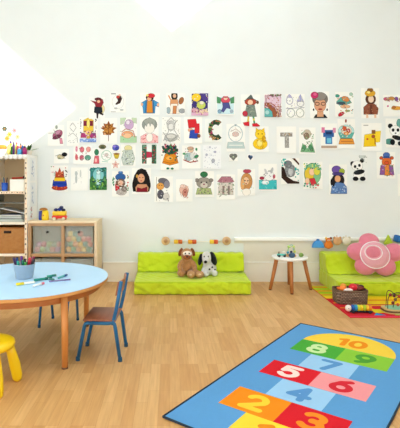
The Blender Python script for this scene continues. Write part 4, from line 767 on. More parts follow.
# ------------------------------------------------------------------ hopscotch mat
P2 = Vector((-.0493, 2.4775, 0)); u = Vector((.60608, .7954, 0)); ang = math.atan2(u.y, u.x) - PI / 2
LM, WM = 2.02, 1.02
mt = thing('hopscotch_mat', 'blue hopscotch mat with coloured numbered squares lying on the floor', 'mat', tuple(P2), rz=ang)
mb_ = mat('5E9BD0', .9, .03, 40, .25, 220, .1)
b = MB(); b.box((WM / 2, LM / 2, .004), (WM - .02, LM - .02, .008), mb_); b.build('mat_body', mt)
b = MB(); bk_ = mat('1C2E40', .8)
b.tube([(.008, .008, .0065), (WM - .008, .008, .0065), (WM - .008, LM - .008, .0065), (.008, LM - .008, .0065), (.008, .008, .0065)], .0065, bk_, seg=8); b.build('binding', mt)
cells = [('1', 'F2D43C', 'E98A1E', .35, .06, .68, .322), ('2', 'F08C1C', 'F4CC3A', .17, .322, .51, .585), ('3', 'D8202C', 'F08C28', .51, .322, .85, .585),
         ('4', '9CC9EC', '5C94CC', .34, .588, .68, .85), ('5', 'D8202C', 'F7D9D2', .165, .853, .505, 1.105), ('6', 'F0989C', 'D42A38', .505, .853, .85, 1.105),
         ('7', '9CC9EC', '5C94CC', .34, 1.108, .68, 1.37), ('8', '4CA83C', 'CBE6A8', .17, 1.373, .51, 1.638), ('9', '8CC63E', '4E9A38', .51, 1.373, .855, 1.638)]
def arc(cx, cy, rx, ry, a0, a1, n=14): return [(cx + rx * math.cos(math.radians(a0 + (a1 - a0) * k / n)), cy + ry * math.sin(math.radians(a0 + (a1 - a0) * k / n))) for k in range(n + 1)]
GL = {  # strokes in a unit box (-.5..+.5, -.7..+.7)
 '0': [arc(0, 0, .42, .6, 0, 360, 24)], '1': [[(-.25, .42), (.08, .62), (.08, -.62)]],
 '2': [arc(0, .25, .4, .37, 160, -30, 10) + [(-.42, -.6), (.45, -.6)]],
 '3': [arc(-.02, .3, .38, .31, 150, -90, 12), arc(-.02, -.28, .42, .33, 90, -150, 12)],
 '4': [[(.45, -.25), (-.46, -.25), (.18, .62), (.18, -.64)]],
 '5': [[(.38, .6), (-.3, .6), (-.36, .05)] + arc(-.02, -.2, .42, .4, 130, -150, 14)],
 '6': [arc(0, -.22, .4, .38, 0, 360, 20), [(.28, .6), (-.1, .38), (-.38, -.1)]],
 '7': [[(-.42, .6), (.42, .6), (-.12, -.62)]],
 '8': [arc(0, .31, .33, .3, 0, 360, 18), arc(0, -.28, .41, .35, 0, 360, 18)],
 '9': [arc(0, .22, .4, .38, 0, 360, 20), [(-.28, -.6), (.1, -.38), (.38, .1)]]}
def glyph(b, ch_, cx, cy, sc, wd, m, z):
    """outline of the thick rounded stroke found on a fine grid, so the numeral is one clean flat shape"""
    segs = []
    for st in GL[ch_]:
        P = [(cx + x * sc, cy + y * sc) for x, y in st]
        segs += list(zip(P, P[1:]))
    def sd(x, y):
        best = 9
        for (ax, ay), (bx_, by_) in segs:
            dx, dy = bx_ - ax, by_ - ay; L = dx * dx + dy * dy or 1e-9
            t = max(0, min(1, ((x - ax) * dx + (y - ay) * dy) / L)); best = min(best, math.hypot(x - ax - dx * t, y - ay - dy * t))
        return wd - best
    G = .006; nx_, ny_ = int(1.3 * sc / G) + 6, int(1.7 * sc / G) + 6
    x0, y0 = cx - nx_ * G / 2, cy - ny_ * G / 2
    V = [[sd(x0 + i * G, y0 + j * G) for j in range(ny_ + 1)] for i in range(nx_ + 1)]
    for i in range(nx_):
        for j in range(ny_):
            c = [(x0 + i * G, y0 + j * G, V[i][j]), (x0 + (i + 1) * G, y0 + j * G, V[i + 1][j]), (x0 + (i + 1) * G, y0 + (j + 1) * G, V[i + 1][j + 1]), (x0 + i * G, y0 + (j + 1) * G, V[i][j + 1])]
            if max(p[2] for p in c) <= 0: continue
            out = []
            for a, e in zip(c, c[1:] + c[:1]):
                if a[2] > 0: out.append((a[0], a[1], z))
                if (a[2] > 0) != (e[2] > 0):
                    t = a[2] / (a[2] - e[2]); out.append((a[0] + (e[0] - a[0]) * t, a[1] + (e[1] - a[1]) * t, z))
            if len(out) > 2: b.face(out, m)
    bmesh.ops.remove_doubles(b.bm, verts=b.bm.verts, dist=1e-5)
b = MB()
pm_ = lambda c: mat(c, .9, .03, 40, .25, 220, .1)
for n_, c1, c2_, x0, y0, x1, y1 in cells:
    b.face([(x0, y0, .0084), (x1, y0, .0084), (x1, y1, .0084), (x0, y1, .0084)], pm_(c1))
b.face([(x, y, .0084) for x, y in arc(.515, 1.64, .34, .34, 0, 180, 32)], pm_('F4CE48'))
b.build('printed_squares', mt)
for n_, c1, c2_, x0, y0, x1, y1 in cells:
    b = MB(); glyph(b, n_, (x0 + x1) / 2, (y0 + y1) / 2, .125, .022, pm_(c2_), .0090); b.build('printed_number', mt)
for n_, x in (('1', .455), ('0', .565)):
    b = MB(); glyph(b, n_, x, 1.775, .115, .021, pm_('F0901E'), .0090); b.build('printed_number', mt)

# ------------------------------------------------------------------ lime foam sofas
lime = mat('C2D526', .85, .04, 6, 1.0, 11, .15, sheen=.2)
limed = mat('A8C41A', .9, .03)
def cushion(name, parent, x0, x1, prof, seed, m):
    """prof: closed (y,z) outline swept along x, with gentle fabric waviness"""
    rnd = random.Random(seed); b = MB(); N = 130; bm = b.bm; b.slot(m)
    cy = sum(p[0] for p in prof) / len(prof); cz = sum(p[1] for p in prof) / len(prof)
    # round the outline
    P = []
    for i in range(len(prof)):
        a, c, d = Vector(prof[i - 1]), Vector(prof[i]), Vector(prof[(i + 1) % len(prof)])
        r = min(.035, (a - c).length * .3, (d - c).length * .3)
        p1 = c + (a - c).normalized() * r; p2 = c + (d - c).normalized() * r
        for k in range(4):
            t = k / 3; P.append(p1 * (1 - t) ** 2 + c * 2 * t * (1 - t) + p2 * t * t)
    # densify
    Q = []
    for i in range(len(P)):
        a, c = P[i], P[(i + 1) % len(P)]; n_ = max(1, int((a - c).length / .013))
        for k in range(n_): Q.append(a.lerp(c, k / n_))
    rings = []; FO = [(x0 + (x1 - x0) * (k + rnd.random()) / 13, min(p[1] for p in prof) + rnd.uniform(.05, .19), rnd.choice((-1, 1)) * rnd.uniform(.2, .7), rnd.uniform(.05, .11), rnd.choice((-1, 1)) * rnd.uniform(.010, .018)) for k in range(13)]
    for i in range(N + 1):
        t = i / N; x = x0 + (x1 - x0) * t
        e = min(t, 1 - t) * (x1 - x0); s = 1 - .05 * max(0, 1 - e / .03) ** 2
        ring = []
        for j, q in enumerate(Q):
            wv = .0035 * math.sin(x * 31 + q.y * 40 + seed) * math.sin(x * 13 - q.x * 19) + .003 * math.sin(x * 55 + q.x * 60)
            for fx, fz, sl, ln, am in FO:      # diagonal creases of the loose cover
                al = (x - fx) * math.cos(sl) + (q.y - fz) * math.sin(sl); ac = -(x - fx) * math.sin(sl) + (q.y - fz) * math.cos(sl)
                wv += am * math.exp(-(al / ln) ** 2 - (ac / .017) ** 2)
            dy, dz = q.x - cy, q.y - cz; L = math.hypot(dy, dz) or 1
            z = cz + dz * s + dz / L * wv
            ring.append(bm.verts.new((x, cy + dy * s + dy / L * wv, max(z, prof[0][1] if q.y < prof[0][1] + .01 else z))))
        rings.append(ring)
    M_ = len(Q)
    for a, c in zip(rings, rings[1:]):
        for k in range(M_):
            f = bm.faces.new([a[k], a[(k + 1) % M_], c[(k + 1) % M_], c[k]]); f.smooth = True
    bm.faces.new(rings[0]); bm.faces.new(rings[-1][::-1])
    bmesh.ops.recalc_face_normals(bm, faces=bm.faces)
    return b.build(name, parent)
def sofa(lab, x0, x1, yf, z0):
    t = thing('foam_sofa', lab, 'sofa', (0, 0, z0), group='lime green foam sofas')
    YB2 = 5.735; yb = 5.55
    t.location = ((x0 + x1) / 2, (yf + YB2) / 2, z0)
    lx, ly = t.location.x, t.location.y
    o1 = cushion('seat_cushion', t, x0 - lx, x1 - lx, [(yf - ly, .0), (YB2 - ly, .0), (YB2 - ly, .170), (yf - ly, .146)], 1 + x0, lime)
    o2 = cushion('back_cushion', t, x0 - lx + .008, x1 - lx - .008, ([(yb - ly - .02, .166), (YB2 - ly, .166), (YB2 - ly, .388), (yb - ly + .03, .388)] if x0 < 1 else [(yb - ly - .16, .163), (YB2 - ly, .163), (YB2 - ly, .392), (yb - ly - .04, .392), (yb - ly - .07, .26), (yb - ly - .10, .20)]), 2 + x0, lime)
    b = MB(); b.tube([(x0 - lx + .02, yf - ly + .010, .138), (x1 - lx - .02, yf - ly + .010, .138)], .006, limed, seg=8); b.build('piping', t)
    return t
sofa('lime green foam sofa against the wall with two plush toys on it', -.405, .918, 5.09, .0005)
sofa('lime green foam sofa on the striped rug under the pink flower cushion', 1.885, 3.30, 5.04, .0085)

# ------------------------------------------------------------------ plush toys
ST = .166
bd = thing('plush_dog', 'golden brown plush dog with white eye patches sitting on the left sofa', 'plush toy', (.205, 5.385, ST - .010)); bd.scale = (1.18, 1.12, 1.2)
fur = mat('C08850', .95, .22, 60, .9, 160, .1, sheen=.3); furl = mat('D0A070', .95, .15, 60, .9, 160, .1)
b = MB()
b.ell((0, .03, .085), (.064, .06, .085), fur); b.ell((0, .02, .15), (.06, .052, .05), fur)
b.ell((-.005, .0, .215), (.062, .058, .060), fur)
b.ell((-.066, .0, .115), (.028, .032, .055), fur, rot=(0, .45, 0)); b.ell((.066, -.005, .11), (.028, .032, .055), fur, rot=(0, -.5, 0))
b.ell((-.06, -.03, .032), (.045, .06, .034), fur); b.ell((.065, -.03, .032), (.045, .06, .034), fur)
b.ell((-.072, -.02, .075), (.024, .03, .028), fur); b.ell((.074, -.03, .07), (.024, .03, .028), fur)
remesh(b.build('body', bd), .007, 4)
b = MB(); b.ell((.035, -.118, .036), (.043, .035, .036), furl); b.ell((.028, -.150, .040), (.014, .006, .010), mat('E0BE98', .9)); b.build('foot', bd)
b = MB(); b.ell((.118, -.105, .035), (.045, .035, .035), furl); b.ell((.118, -.138, .040), (.014, .006, .010), mat('E0BE98', .9)); b.build('foot', bd)
b = MB(); b.tube([(.035, -.02, .035), (.035, -.10, .034)], [.038, .03], fur); b.build('lower_leg', bd)
b = MB(); b.tube([(.075, -.02, .035), (.116, -.09, .034)], [.038, .03], fur); b.build('lower_leg', bd)
dkf = mat('8A4E2C', .95, .2, 60, .8, 160, .1)
for s in (-1, 1):
    b = MB(); b.ell((-.005 + s * .062, .0, .236), (.020, .016, .044), dkf, rot=(0, s * -.35, 0)); b.build('ear', bd)
b = MB(); b.ell((.0, -.045, .228), (.046, .020, .026), mat('EFE6DA', .9, .05)); b.build('eye_patch', bd)
b = MB(); b.ell((-.005, -.062, .195), (.036, .026, .024), mat('9C5A34', .95, .15, 60)); b.build('muzzle', bd)
b = MB(); b.ell((-.005, -.088, .204), (.012, .008, .008), mat('2A1814', .4)); b.build('nose', bd)
for s in (-1, 1):
    b = MB(); b.ell((-.002 + s * .019, -.064, .232), (.007, .005, .008), mat('141414', .2)); b.build('eye', bd)

wd_ = thing('plush_puppy', 'white plush puppy with floppy black ears beside the brown plush dog', 'plush toy', (.435, 5.40, ST - .008)); wd_.scale = (1.1, 1.0, 1.2)
wf = mat('EDEBE6', .95, .05, 60, .9, 160, .1, sheen=.3); bf = mat('16171C', .9, .1, 60, .6, 160, .1, sheen=.2)
b = MB()
b.ell((.035, .03, .068), (.078, .07, .068), wf); b.ell((.012, .01, .125), (.052, .048, .045), wf)
b.ell((0, -.01, .180), (.056, .055, .062), wf); b.ell((-.012, -.052, .158), (.034, .036, .030), wf)
b.ell((-.035, -.04, .045), (.024, .030, .045), wf); b.ell((.085, -.045, .030), (.034, .055, .030), wf); b.ell((-.01, -.07, .026), (.034, .048, .026), wf)
remesh(b.build('body', wd_), .007, 4)
b = MB(); b.ell((-.066, -.005, .160), (.024, .034, .062), bf, rot=(0, .22, 0)); remesh(b.build('ear', wd_), .006, 2)
b = MB(); b.ell((.074, -.01, .170), (.034, .034, .074), bf, rot=(0, -.38, 0)); remesh(b.build('ear', wd_), .006, 2)
b = MB(); b.ell((-.016, -.090, .148), (.018, .012, .015), mat('101010', .35)); b.build('nose', wd_)
for s in (-1, 1):
    b = MB(); b.ell((-.006 + s * .022, -.058, .196), (.006, .006, .009), mat('141414', .2)); b.build('eye', wd_)
for k, (x, y, z) in enumerate(((.09, -.035, .062), (.06, -.048, .09), (.03, -.05, .07))):
    b = MB(); b.ell((x, y, z), (.010, .006, .009), mat('3A3A40', .9)); b.build('spot', wd_)

# ------------------------------------------------------------------ flower cushion
pink = mat('DC7E90', .9, .08, 14, .5, 25, .1, sheen=.3)
fc = thing('flower_cushion', 'large pink flower-shaped cushion leaning on the right sofa', 'cushion', (2.43, 5.29, .166)); fc.rotation_euler = (math.radians(-14), 0, 0); fc.scale = (1.03, 1.0, .93)
cz = .275
b = MB(); b.ell((0, 0, cz), (.135, .085, .13), pink)
for (dx, dz, r) in ((-.055, .165, .118), (-.205, .04, .120), (.215, .03, .125), (-.125, -.140, .125), (.095, -.150, .125)):
    b.ell((dx, .0, cz + dz), (r, .078, r * .94), pink)
    b.tube([(dx * .3, 0, cz + dz * .3), (dx * .8, 0, cz + dz * .8)], [.07, .07], pink)
remesh(b.build('petals', fc), .011, 5)
lace = mat('E7A6B2', .85, .06, 90, .5, 120); cordm = mat('FBEFF0', .8)
b = MB(); cx_ = -.035
b.lathe([(.165, 0), (.160, .010), (.12, .018), (.0, .022)], lace, (cx_, -.070, cz - .010), 48, rot=(PI / 2, 0, 0)); b.build('centre_disc', fc)
b = MB(); b.tube([(cx_ + .165 * math.cos(k * PI / 24), -.074, cz - .010 + .165 * math.sin(k * PI / 24)) for k in range(49)], .0065, cordm, seg=8); b.build('cord_ring', fc)
b = MB(); b.tube([(cx_ - .02 + .098 * math.cos(k * PI / 20), -.090 , cz + .020 + .088 * math.sin(k * PI / 20)) for k in range(41)], .0055, cordm, seg=8); b.build('cord_ring', fc)
b = MB(); b.ell((cx_ - .02, -.080, cz + .020), (.094, .018, .084), pink); b.build('centre_pad', fc)

# ------------------------------------------------------------------ wooden things fixed to the wall
disc = wood('C9A070', 'DDB98C', (20, 20, 20)); rodm = mat('EDE6D4', .5)
t = thing('bead_bar', 'wooden disc-ended bead bar with orange and yellow blocks above the left sofa', 'wall toy', (.33, WALL, .515))
b = MB(); b.tube([(-.40, -.05, 0), (.40, -.05, 0)], .004, rodm); 
for x in (-.38, .38): b.tube([(x, -.05, 0), (x, -.0005, 0)], .006, rodm)
b.build('rod', t)
for x in (-.385, .385):
    b = MB(); b.lathe([(0, 0), (.050, 0), (.054, .004), (.054, .016), (.050, .020), (0, .020)], disc, (x, -.052, .012), 32, rot=(PI / 2, 0, 0)); d = b.build('end_disc', t)
    b = MB(); b.lathe([(.024, 0), (.024, .004), (0, .004)], wood('B8865A', 'C99868', (20, 20, 20)), (x, -.072, .012), 24, rot=(PI / 2, 0, 0)); b.build('hub', d)
for x, c1, c2_ in ((-.250, 'E2B01E', 'CE6420'), (-.215, 'CE6420', 'CE6420'), (-.075, 'E2A81E', 0), (-.03, 'CC5A22', 0), (.20, 'E6BE30', 0), (.245, 'D2541E', 0)):
    pass
for x, c in ((-.255, 'E2B41E'), (-.200, 'CC6424'), (-.075, 'E6A428'), (-.022, 'C8521E'), (.200, 'E6C034'), (.250, 'D2541E')):
    b = MB(); b.box((x, -.052, 0), (.053, .045, .05), mat(c, .45), bevel=.008); b.build('block', t)
# cloth animals hung on the rail, right
rail_y = WALL - .041
def hung(name, lab, x, z, fn):
    t = thing(name, lab, 'wall toy', (x, rail_y, z), group='soft shapes hung along the rail'); fn(t); return t
def f_blue(t):
    b = MB(); m = mat('4A9AE0', .8, .05)
    P = [(-.078, 0, -.05), (.078, 0, -.05)] + [(.075 * math.cos(a), 0, -.04 + .085 * math.sin(a)) for a in [math.radians(k) for k in range(8, 173, 12)]]
    b.prism(P, m, 0, (0, -1, 0), .04); o = b.build('body', t)
    bv = o.modifiers.new('bevel', 'BEVEL'); bv.width = .01; bv.segments = 3
    b = MB(); b.ell((0, -.02, .045), (.022, .018, .018), mat('3A74A8', .8)); b.build('knob', t)
hung('cloth_hat', 'pale blue dome-shaped toy hanging at the left end above the right sofa', wx(315.5) + .012, .49, f_blue)
def f_or(t):
    b = MB(); m = mat('E07A26', .85, .1)
    b.ell((0, -.03, -.02), (.048, .026, .055), m); b.ell((0, -.032, .035), (.036, .026, .032), m); b.ell((-.035, -.028, -.03), (.02, .02, .03), m); b.ell((.04, -.028, -.03), (.02, .02, .03), m)
    remesh(b.build('body', t), .006, 3)
    for s, c in ((-1, 'F0C860'), (1, '7A3A18')):
        b = MB(); b.ell((s * .03, -.03, .062), (.015, .012, .015), mat(c, .8)); b.build('ear', t)
    for s in (-1, 1):
        b = MB(); b.ell((s * .014, -.056, .04), (.008, .005, .009), mat('F6F2EA', .5)); e = b.build('eye', t)
        b = MB(); b.ell((s * .014, -.061, .04), (.0035, .003, .004), mat('181818', .3), sub=2); b.build('pupil', e)
hung('cloth_owl', 'bright orange cloth animal hanging next to the pale blue dome', wx(326.5), .50, f_or)
def f_round(c, c2_):
    def g(t):
        b = MB(); b.ell((0, -.026, 0), (.055, .024, .052), mat(c, .85, .05)); b.build('body', t)
        b = MB(); b.tube([(0, -.01, .04), (0, -.006, .07)], .005, mat(c2_, .8)); b.build('loop', t)
        for s in (-1, 1):
            b = MB(); b.ell((s * .035, -.024, .042), (.016, .012, .016), mat(c2_, .85)); b.build('ear', t)
    return g
hung('cloth_bear', 'round tan cloth animal face between the orange one and the cream one', wx(335.5), .525, f_round('D8A878', 'B98450'))
hung('cloth_lamb', 'round cream cloth animal face nearest the pink cushion', wx(344.5), .525, f_round('E9E2CC', 'D4C8A8'))
def f_green(t):
    b = MB(); b.prism([(-.06, 0, -.06), (.06, 0, -.06), (.0, 0, .065)], mat('B8CC3A', .8, .05), 0, (0, -1, 0), .04); o = b.build('body', t)
    bv = o.modifiers.new('bevel', 'BEVEL'); bv.width = .012; bv.segments = 3
hung('cloth_cone', 'lime green triangular toy behind the top of the pink cushion', wx(386), .545, f_green)
def f_cube(t):
    b = MB(); b.box((0, -.05, 0), (.105, .08, .09), mat('1F62A8', .7, .05), rot=(0, .25, 0), bevel=.018, seg=3); b.build('body', t)
    b = MB(); b.box((0, -.092, 0), (.05, .004, .05), mat('2F78C0', .7), rot=(0, .25, 0), bevel=.002); b.build('patch', t)
hung('cloth_cube', 'dark blue cube toy up by the rail at the right edge', wx(395), .555, f_cube)

# ------------------------------------------------------------------ little white round table
lt = thing('side_table', 'small white round table on angled wooden legs between the two sofas', 'table', (1.425, 5.385, 0))
b = MB(); b.lathe([(0, .360), (.195, .360), (.207, .367), (.211, .382), (.206, .393), (0, .394)], mat('F4F2EE', .35), seg=56); b.build('tabletop', lt)
oak = wood('A8642E', 'BE7A3E', (30, 30, 4))
for a, rb in ((190, .245), (-8, .245), (-99, .245), (77, .245)):
    ca, sa = math.cos(math.radians(a)), math.sin(math.radians(a)); q = .165 if abs(sa) < .5 else .15
    b = MB(); b.tube([(ca * q, sa * q, .361), (ca * .2, sa * .2, .2), (ca * rb, sa * rb, .008)], [.024, .022, .018], oak, seg=16); lg = b.build('leg', lt)
    b = MB(); b.lathe([(0, 0), (.016, 0), (.016, .009), (0, .009)], mat('4A2E1C', .6), (ca * rb, sa * rb, 0), 16); b.build('foot', lg)
tz = .3945
t = thing('activity_toy', 'small activity toy with green wire loops and a striped ball on the white table', 'toy', (1.43, 5.36, tz))
b = MB(); b.box((0, 0, .012), (.11, .10, .024), mat('E0A870', .5), bevel=.005); b.build('base', t)
for k, c in enumerate(('9AC86A', '7AC0B4')):
    b = MB(); b.tube([(-.045 + .02 * k, -.03 + .05 * k, .02), (-.04 + .02 * k, -.03 + .05 * k, .10 + .02 * k), (.03, -.03 + .05 * k, .13 + .01 * k), (.045, -.03 + .05 * k, .02)], .004, mat(c, .5), fillet=.03); b.build('wire_loop', t)
for k, (x, z, c) in enumerate(((-.04, .05, '5AB0C8'), (.0, .055, '1C2A50'), (.04, .06, 'D0D860'), (-.03, .145, 'B8DC70'), (.03, .145, 'D0E080'))):
    b = MB(); b.ell((x, -.03, z if z < .1 else .118), (.016, .016, .016), mat(c, .5), sub=2); b.build('bead', t)
b = MB(); b.ell((0, 0, .030), (.038, .030, .030), mat('3A5A7A', .4)); 
o = b.build('toy_ball', loc=(1.415, 5.245, tz + .0005)); tag(o, 'dark blue toy ball at the front of the white table', 'ball')
b = MB(); b.ell((0, 0, .026), (.028, .026, .026), mat('7A9A4A', .5))
o = b.build('wooden_apple', loc=(1.535, 5.29, tz + .0005)); tag(o, 'olive green round toy at the right of the white table', 'toy')
t = thing('toy_train', 'low teal toy vehicle at the left of the white table', 'toy', (1.31, 5.31, tz + .0005))
b = MB(); b.box((0, 0, .026), (.10, .04, .022), mat('5ABCAC', .5), bevel=.006); b.build('body', t)
b = MB(); b.box((.025, 0, .05), (.035, .036, .026), mat('E8E8DC', .5), bevel=.005); b.build('cabin', t)
b = MB(); b.tube([(-.03, 0, .036), (-.03, 0, .062)], .006, mat('1C2428', .5)); b.build('chimney', t)
for x in (-.032, .032):
    for y in (-.022, .022):
        b = MB(); b.lathe([(0, 0), (.015, 0), (.015, .008), (0, .008)], mat('2A3438', .5), (x, y + .004, .015), 16, rot=(PI / 2, 0, 0)); b.build('wheel', t)

# ------------------------------------------------------------------ striped rug and toys on it
RX0, RX1, RY0, RY1 = 1.70, 3.25, 4.26, 5.50
rg = thing('rug', 'red, yellow and green patterned rug partly under the right sofa', 'rug', ((RX0 + RX1) / 2, (RY0 + RY1) / 2, 0))
ox, oy = (RX0 + RX1) / 2, (RY0 + RY1) / 2
rm = lambda c: mat(c, .95, .06, 50, .3, 200, .1)
b = MB(); b.box((0, 0, .0035), (RX1 - RX0, RY1 - RY0, .007), rm('D22A34')); b.build('pile', rg)
b = MB()
def q(x0, y0, x1, y1, c, z=.0073): b.face([(x0 - ox, y0 - oy, z), (x1 - ox, y0 - oy, z), (x1 - ox, y1 - oy, z), (x0 - ox, y1 - oy, z)], rm(c))
q(RX0, RY0, RX1, RY0 + .04, 'E03A58'); q(RX0, 5.02, RX1, RY1, 'C9CC24'); q(RX0, 4.93, RX1, 5.02, 'F0C820'); q(RX0 + .25, 4.80, RX1, 4.93, 'F2C420'); q(RX0 + .25, 4.85, RX1, 4.875, 'D8382A', .0076)
q(1.95, 4.70, RX1, 4.80, 'F2CC2A'); q(1.95, 4.64, RX1, 4.67, 'F0B428'); q(2.0, 4.40, RX1, 4.52, 'E6D030')
for k in range(7):
    x = 1.95 + k * .2
    b.face([(x - ox, 4.52 - oy, .0076), (x + .1 - ox, 4.52 - oy, .0076), (x + .05 - ox, 4.64 - oy, .0076)], rm('B8D030' if k % 2 else 'F08C28'))
    b.face([(x - ox, 4.32 - oy, .0076), (x + .12 - ox, 4.32 - oy, .0076), (x + .06 - ox, 4.40 - oy, .0076)], rm('8CC63E' if k % 2 else '3A8AC4'))
for k in range(5):
    y = 5.06 + k * .09; q(RX0, y, RX0 + .2, y + .04, '8CB82A' if k % 2 else 'E07A28', .0076)
q(RX0 + .02, 4.74, RX0 + .12, 4.77, 'F0A828', .0076); q(RX0 + .02, 4.56, RX0 + .16, 4.58, 'F0A828', .0076)
b.build('woven_pattern', rg)
RZ = .0075
wbk = thing('toy_basket', 'dark wicker basket of toy food on the rug in front of the right sofa', 'basket', (1.905, 4.79, RZ), rz=math.radians(-3))
wkd = wicker('7A6250', 'A68C70', .028, .016)
W, Dp, Hh, t_k = .305, .21, .135, .012
b = MB()
for k in range(9):
    z = .008 + k * .0158; g = 1 + .05 * k / 8
    P = []
    for i in range(33):
        a = 2 * PI * i / 32; n_ = 5; cxx = abs(math.cos(a)) ** (2 / n_) * math.copysign(1, math.cos(a)); syy = abs(math.sin(a)) ** (2 / n_) * math.copysign(1, math.sin(a))
        P.append((W / 2 * g * cxx, Dp / 2 * g * syy, z + .002 * ((i + k) % 2)))
    b.tube(P, .0095, wkd if k < 8 else mat('6E543E', .8), seg=8)
b.box((0, 0, .007), (W * .93, Dp * .93, .010), wkd)
b.build('basket_body', wbk)
bz = RZ + .012
def food(name, x, y, z, parts, lab, grp=None):
    b = MB()
    for c, r, col in parts: b.ell(c, r, mat(col, .45))
    o = b.build(name, loc=(1.905 + x * .86, 4.79 + y, z + .012)); tag(o, lab, 'toy food', grp); return o
# hidden filling layer is real food too
for k in range(10):
    food('toy_fruit', -.125 + .062 * (k % 5), -.05 + .1 * (k // 5), bz + .048, [((0, 0, 0), (.0258, .038, .045), ['D8442A', 'E08A3A', '8A3A2A', 'C9A06A', '9A1E24'][k % 5])], 'toy fruit heaped in the lower layer of the wicker basket', 'toy food in the wicker basket')
food('toy_carrot', -.105, -.03, bz + .125, [((0, 0, 0), (.045, .03, .026), 'EE7A28'), ((-.04, 0, .004), (.02, .02, .016), 'E86A1E')], 'orange toy carrot at the left of the wicker basket')
food('toy_egg', -.045, -.055, bz + .115, [((0, 0, 0), (.05, .03, .02), 'F3E4DC')], 'pale pink toy slice at the front of the wicker basket')
food('toy_tomato', .025, -.03, bz + .140, [((0, 0, 0), (.044, .042, .038), 'D81E30'), ((-.012, -.03, .01), (.012, .01, .012), 'E84A50')], 'shiny red toy tomato in the middle of the wicker basket')
food('toy_sausage', .105, -.02, bz + .125, [((0, 0, 0), (.05, .028, .024), '7A2A20'), ((.03, .02, .012), (.03, .025, .022), '3A1814')], 'dark brown toy sausage at the right of the wicker basket')
food('toy_pepper', .115, .05, bz + .125, [((0, 0, 0), (.035, .035, .03), 'A8302A'), ((-.02, .01, .018), (.02, .02, .015), '4A5A2A')], 'dull red toy pepper at the back right of the wicker basket')
food('toy_orange', -.06, .045, bz + .13, [((0, 0, 0), (.034, .034, .032), 'E89A3A')], 'small orange toy fruit at the back of the wicker basket')
# caterpillar toy
ct = thing('caterpillar_toy', 'wooden caterpillar toy with white head and rainbow discs lying before the basket', 'toy', (1.84, 4.40, RZ), rz=math.radians(-4)); ct.scale = (.88, .88, .88)
b = MB(); b.box((.02, 0, .016), (.25, .045, .014), mat('22202A', .5), bevel=.005); b.build('base', ct)
for x in (-.07, .11):
    for y in (-.026, .026):
        b = MB(); b.lathe([(0, 0), (.016, 0), (.016, .009), (0, .009)], mat('2A2A34', .5), (x, y + .0045, .016), 16, rot=(PI / 2, 0, 0)); b.build('wheel', ct)
b = MB(); b.ell((-.115, 0, .05), (.034, .032, .036), mat('F0E6DC', .5)); hd = b.build('head', ct)
for s in (-1, 1):
    b = MB(); b.ell((-.122, s * .012 - .026, .055), (.005, .004, .006), mat('202020', .4), sub=2); b.build('eye', hd)
for k, c in enumerate(('1E58A8', '2FA0C0', 'D8E030', 'F0D020', 'B0D030', 'F0C020', 'E08020')):
    b = MB(); b.lathe([(0, 0), (.031, 0), (.033, .004), (.033, .020), (.031, .024), (0, .024)], mat(c, .45), (-.078 + k * .0305, 0, .056), 28, rot=(0, PI / 2, 0)); b.build('disc', ct)
# bead maze
bmz = thing('bead_maze', 'wooden bead maze with dark red beads on wires at the right edge', 'toy', (2.27, 4.44, RZ)); bmz.scale = (1, 1, 1.3)
b = MB()
n_ = 28; P = [(.18 * abs(math.cos(a)) ** .6 * math.copysign(1, math.cos(a)), .10 * abs(math.sin(a)) ** .6 * math.copysign(1, math.sin(a)), 0) for a in [2 * PI * k / n_ for k in range(n_)]]
b.prism(P, wood('C9A868', 'DABC80', (4, 30, 30)), 0, (0, 0, 1), .030); b.build('base', bmz)
b = MB(); b.tube([(p[0] * 1.0, p[1] * 1.0, .016) for p in P] + [(P[0][0], P[0][1], .016)], .007, mat('6A4A2A', .6)); b.build('rim', bmz)
b = MB(); b.prism([(p[0] * .8, p[1] * .8, .0302) for p in P], mat('8CC8A0', .5), 0, (0, 0, 1), .002); b.build('inlay', bmz)
for k, (c, pts) in enumerate((('2A2A2A', [(-.15, -.04, .03), (-.15, -.04, .13), (-.03, -.04, .16), (.03, -.04, .09), (.14, -.04, .13), (.14, -.04, .03)]),
                ('5A2A22', [(-.13, .04, .03), (-.12, .04, .17), (.0, .02, .10), (.08, .04, .18), (.15, .04, .03)]), ('3A6A3A', [(-.08, 0, .03), (-.06, 0, .10), (.05, 0, .13), (.10, 0, .03)]))):
    b = MB(); b.tube(pts, .0035, mat(c, .4), seg=8, fillet=.05); b.build('wire', bmz)
for k in range(16):
    x = -.10 + .016 * k; y = (-.04, .04, 0)[k % 3]; z = (.075, .10, .11)[k % 3] + .02 * math.sin(k * 1.3)
    b = MB(); b.ell((x, y, z), (.015, .015, .013), mat(('7A1420', 'A8281E', '5A1A2A', 'C85A2A')[k % 4], .4), sub=2); b.build('bead', bmz)

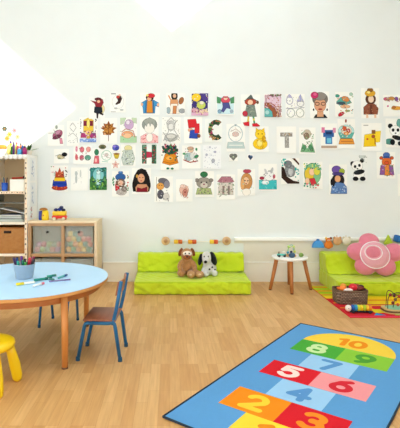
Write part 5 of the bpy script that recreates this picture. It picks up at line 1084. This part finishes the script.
# ------------------------------------------------------------------ light
sun = bpy.data.lights.new('sun', 'SUN'); sun.energy = 4.0; sun.angle = math.radians(.35); sun.color = (1, .97, .93)
so = bpy.data.objects.new('sun', sun); C.objects.link(so)
so.rotation_euler = Vector((-1, .8, -.8)).to_track_quat('-Z', 'Y').to_euler()
w = bpy.data.worlds.new('sky'); bpy.context.scene.world = w; w.use_nodes = True
bgd = w.node_tree.nodes['Background']; bgd.inputs[0].default_value = (.885, .95, 1.0, 1); bgd.inputs[1].default_value = 3.4
# added fill lamps, unseen above the view, to lift the ambient light
def lamp(x, y, z, s, e):
    t = thing('added_fill_lamp', 'added unseen flat white fill lamp over the playroom', 'lamp', (x, y, z), group='added fill lamps')
    b = MB(); b.box((0, 0, .03), (s, s, .04), white, bevel=.01); b.build('housing', t)
    b = MB(); b.tube([(0, 0, .05), (0, 0, roofz(x) - z)], .006, white); b.build('cord', t)
    l = bpy.data.lights.new('lamp', 'AREA'); l.shape = 'SQUARE'; l.size = s * .9; l.energy = e; l.color = (1, .99, .97)
    o = bpy.data.objects.new('fill_light', l); C.objects.link(o); o.location = (0, 0, .005); o.parent = t
lamp(-1.3, 2.0, 3.7, 1.2, 10); lamp(1.6, 2.0, 3.7, 1.2, 10)

cam = bpy.data.cameras.new('camera'); co = bpy.data.objects.new('camera', cam); C.objects.link(co)
co.location = (0, 0, EYE); co.rotation_euler = (PI / 2, 0, 0)
cam.sensor_fit = 'HORIZONTAL'; cam.sensor_width = 36; cam.lens = F * 36 / 400
cam.shift_x = (200 - CX) / 400; cam.shift_y = -(214 - HY) / 400
cam.clip_start = .05
sc = bpy.context.scene; sc.camera = co
sc.view_settings.view_transform = 'Standard'; sc.view_settings.look = 'None'; sc.view_settings.gamma = 1
sc.view_settings.use_curve_mapping = False; sc.view_settings.exposure = 0.25
sc.cycles.max_bounces = 8; sc.cycles.diffuse_bounces = 6; sc.cycles.transparent_max_bounces = 12
sc.cycles.caustics_reflective = False; sc.cycles.caustics_refractive = False
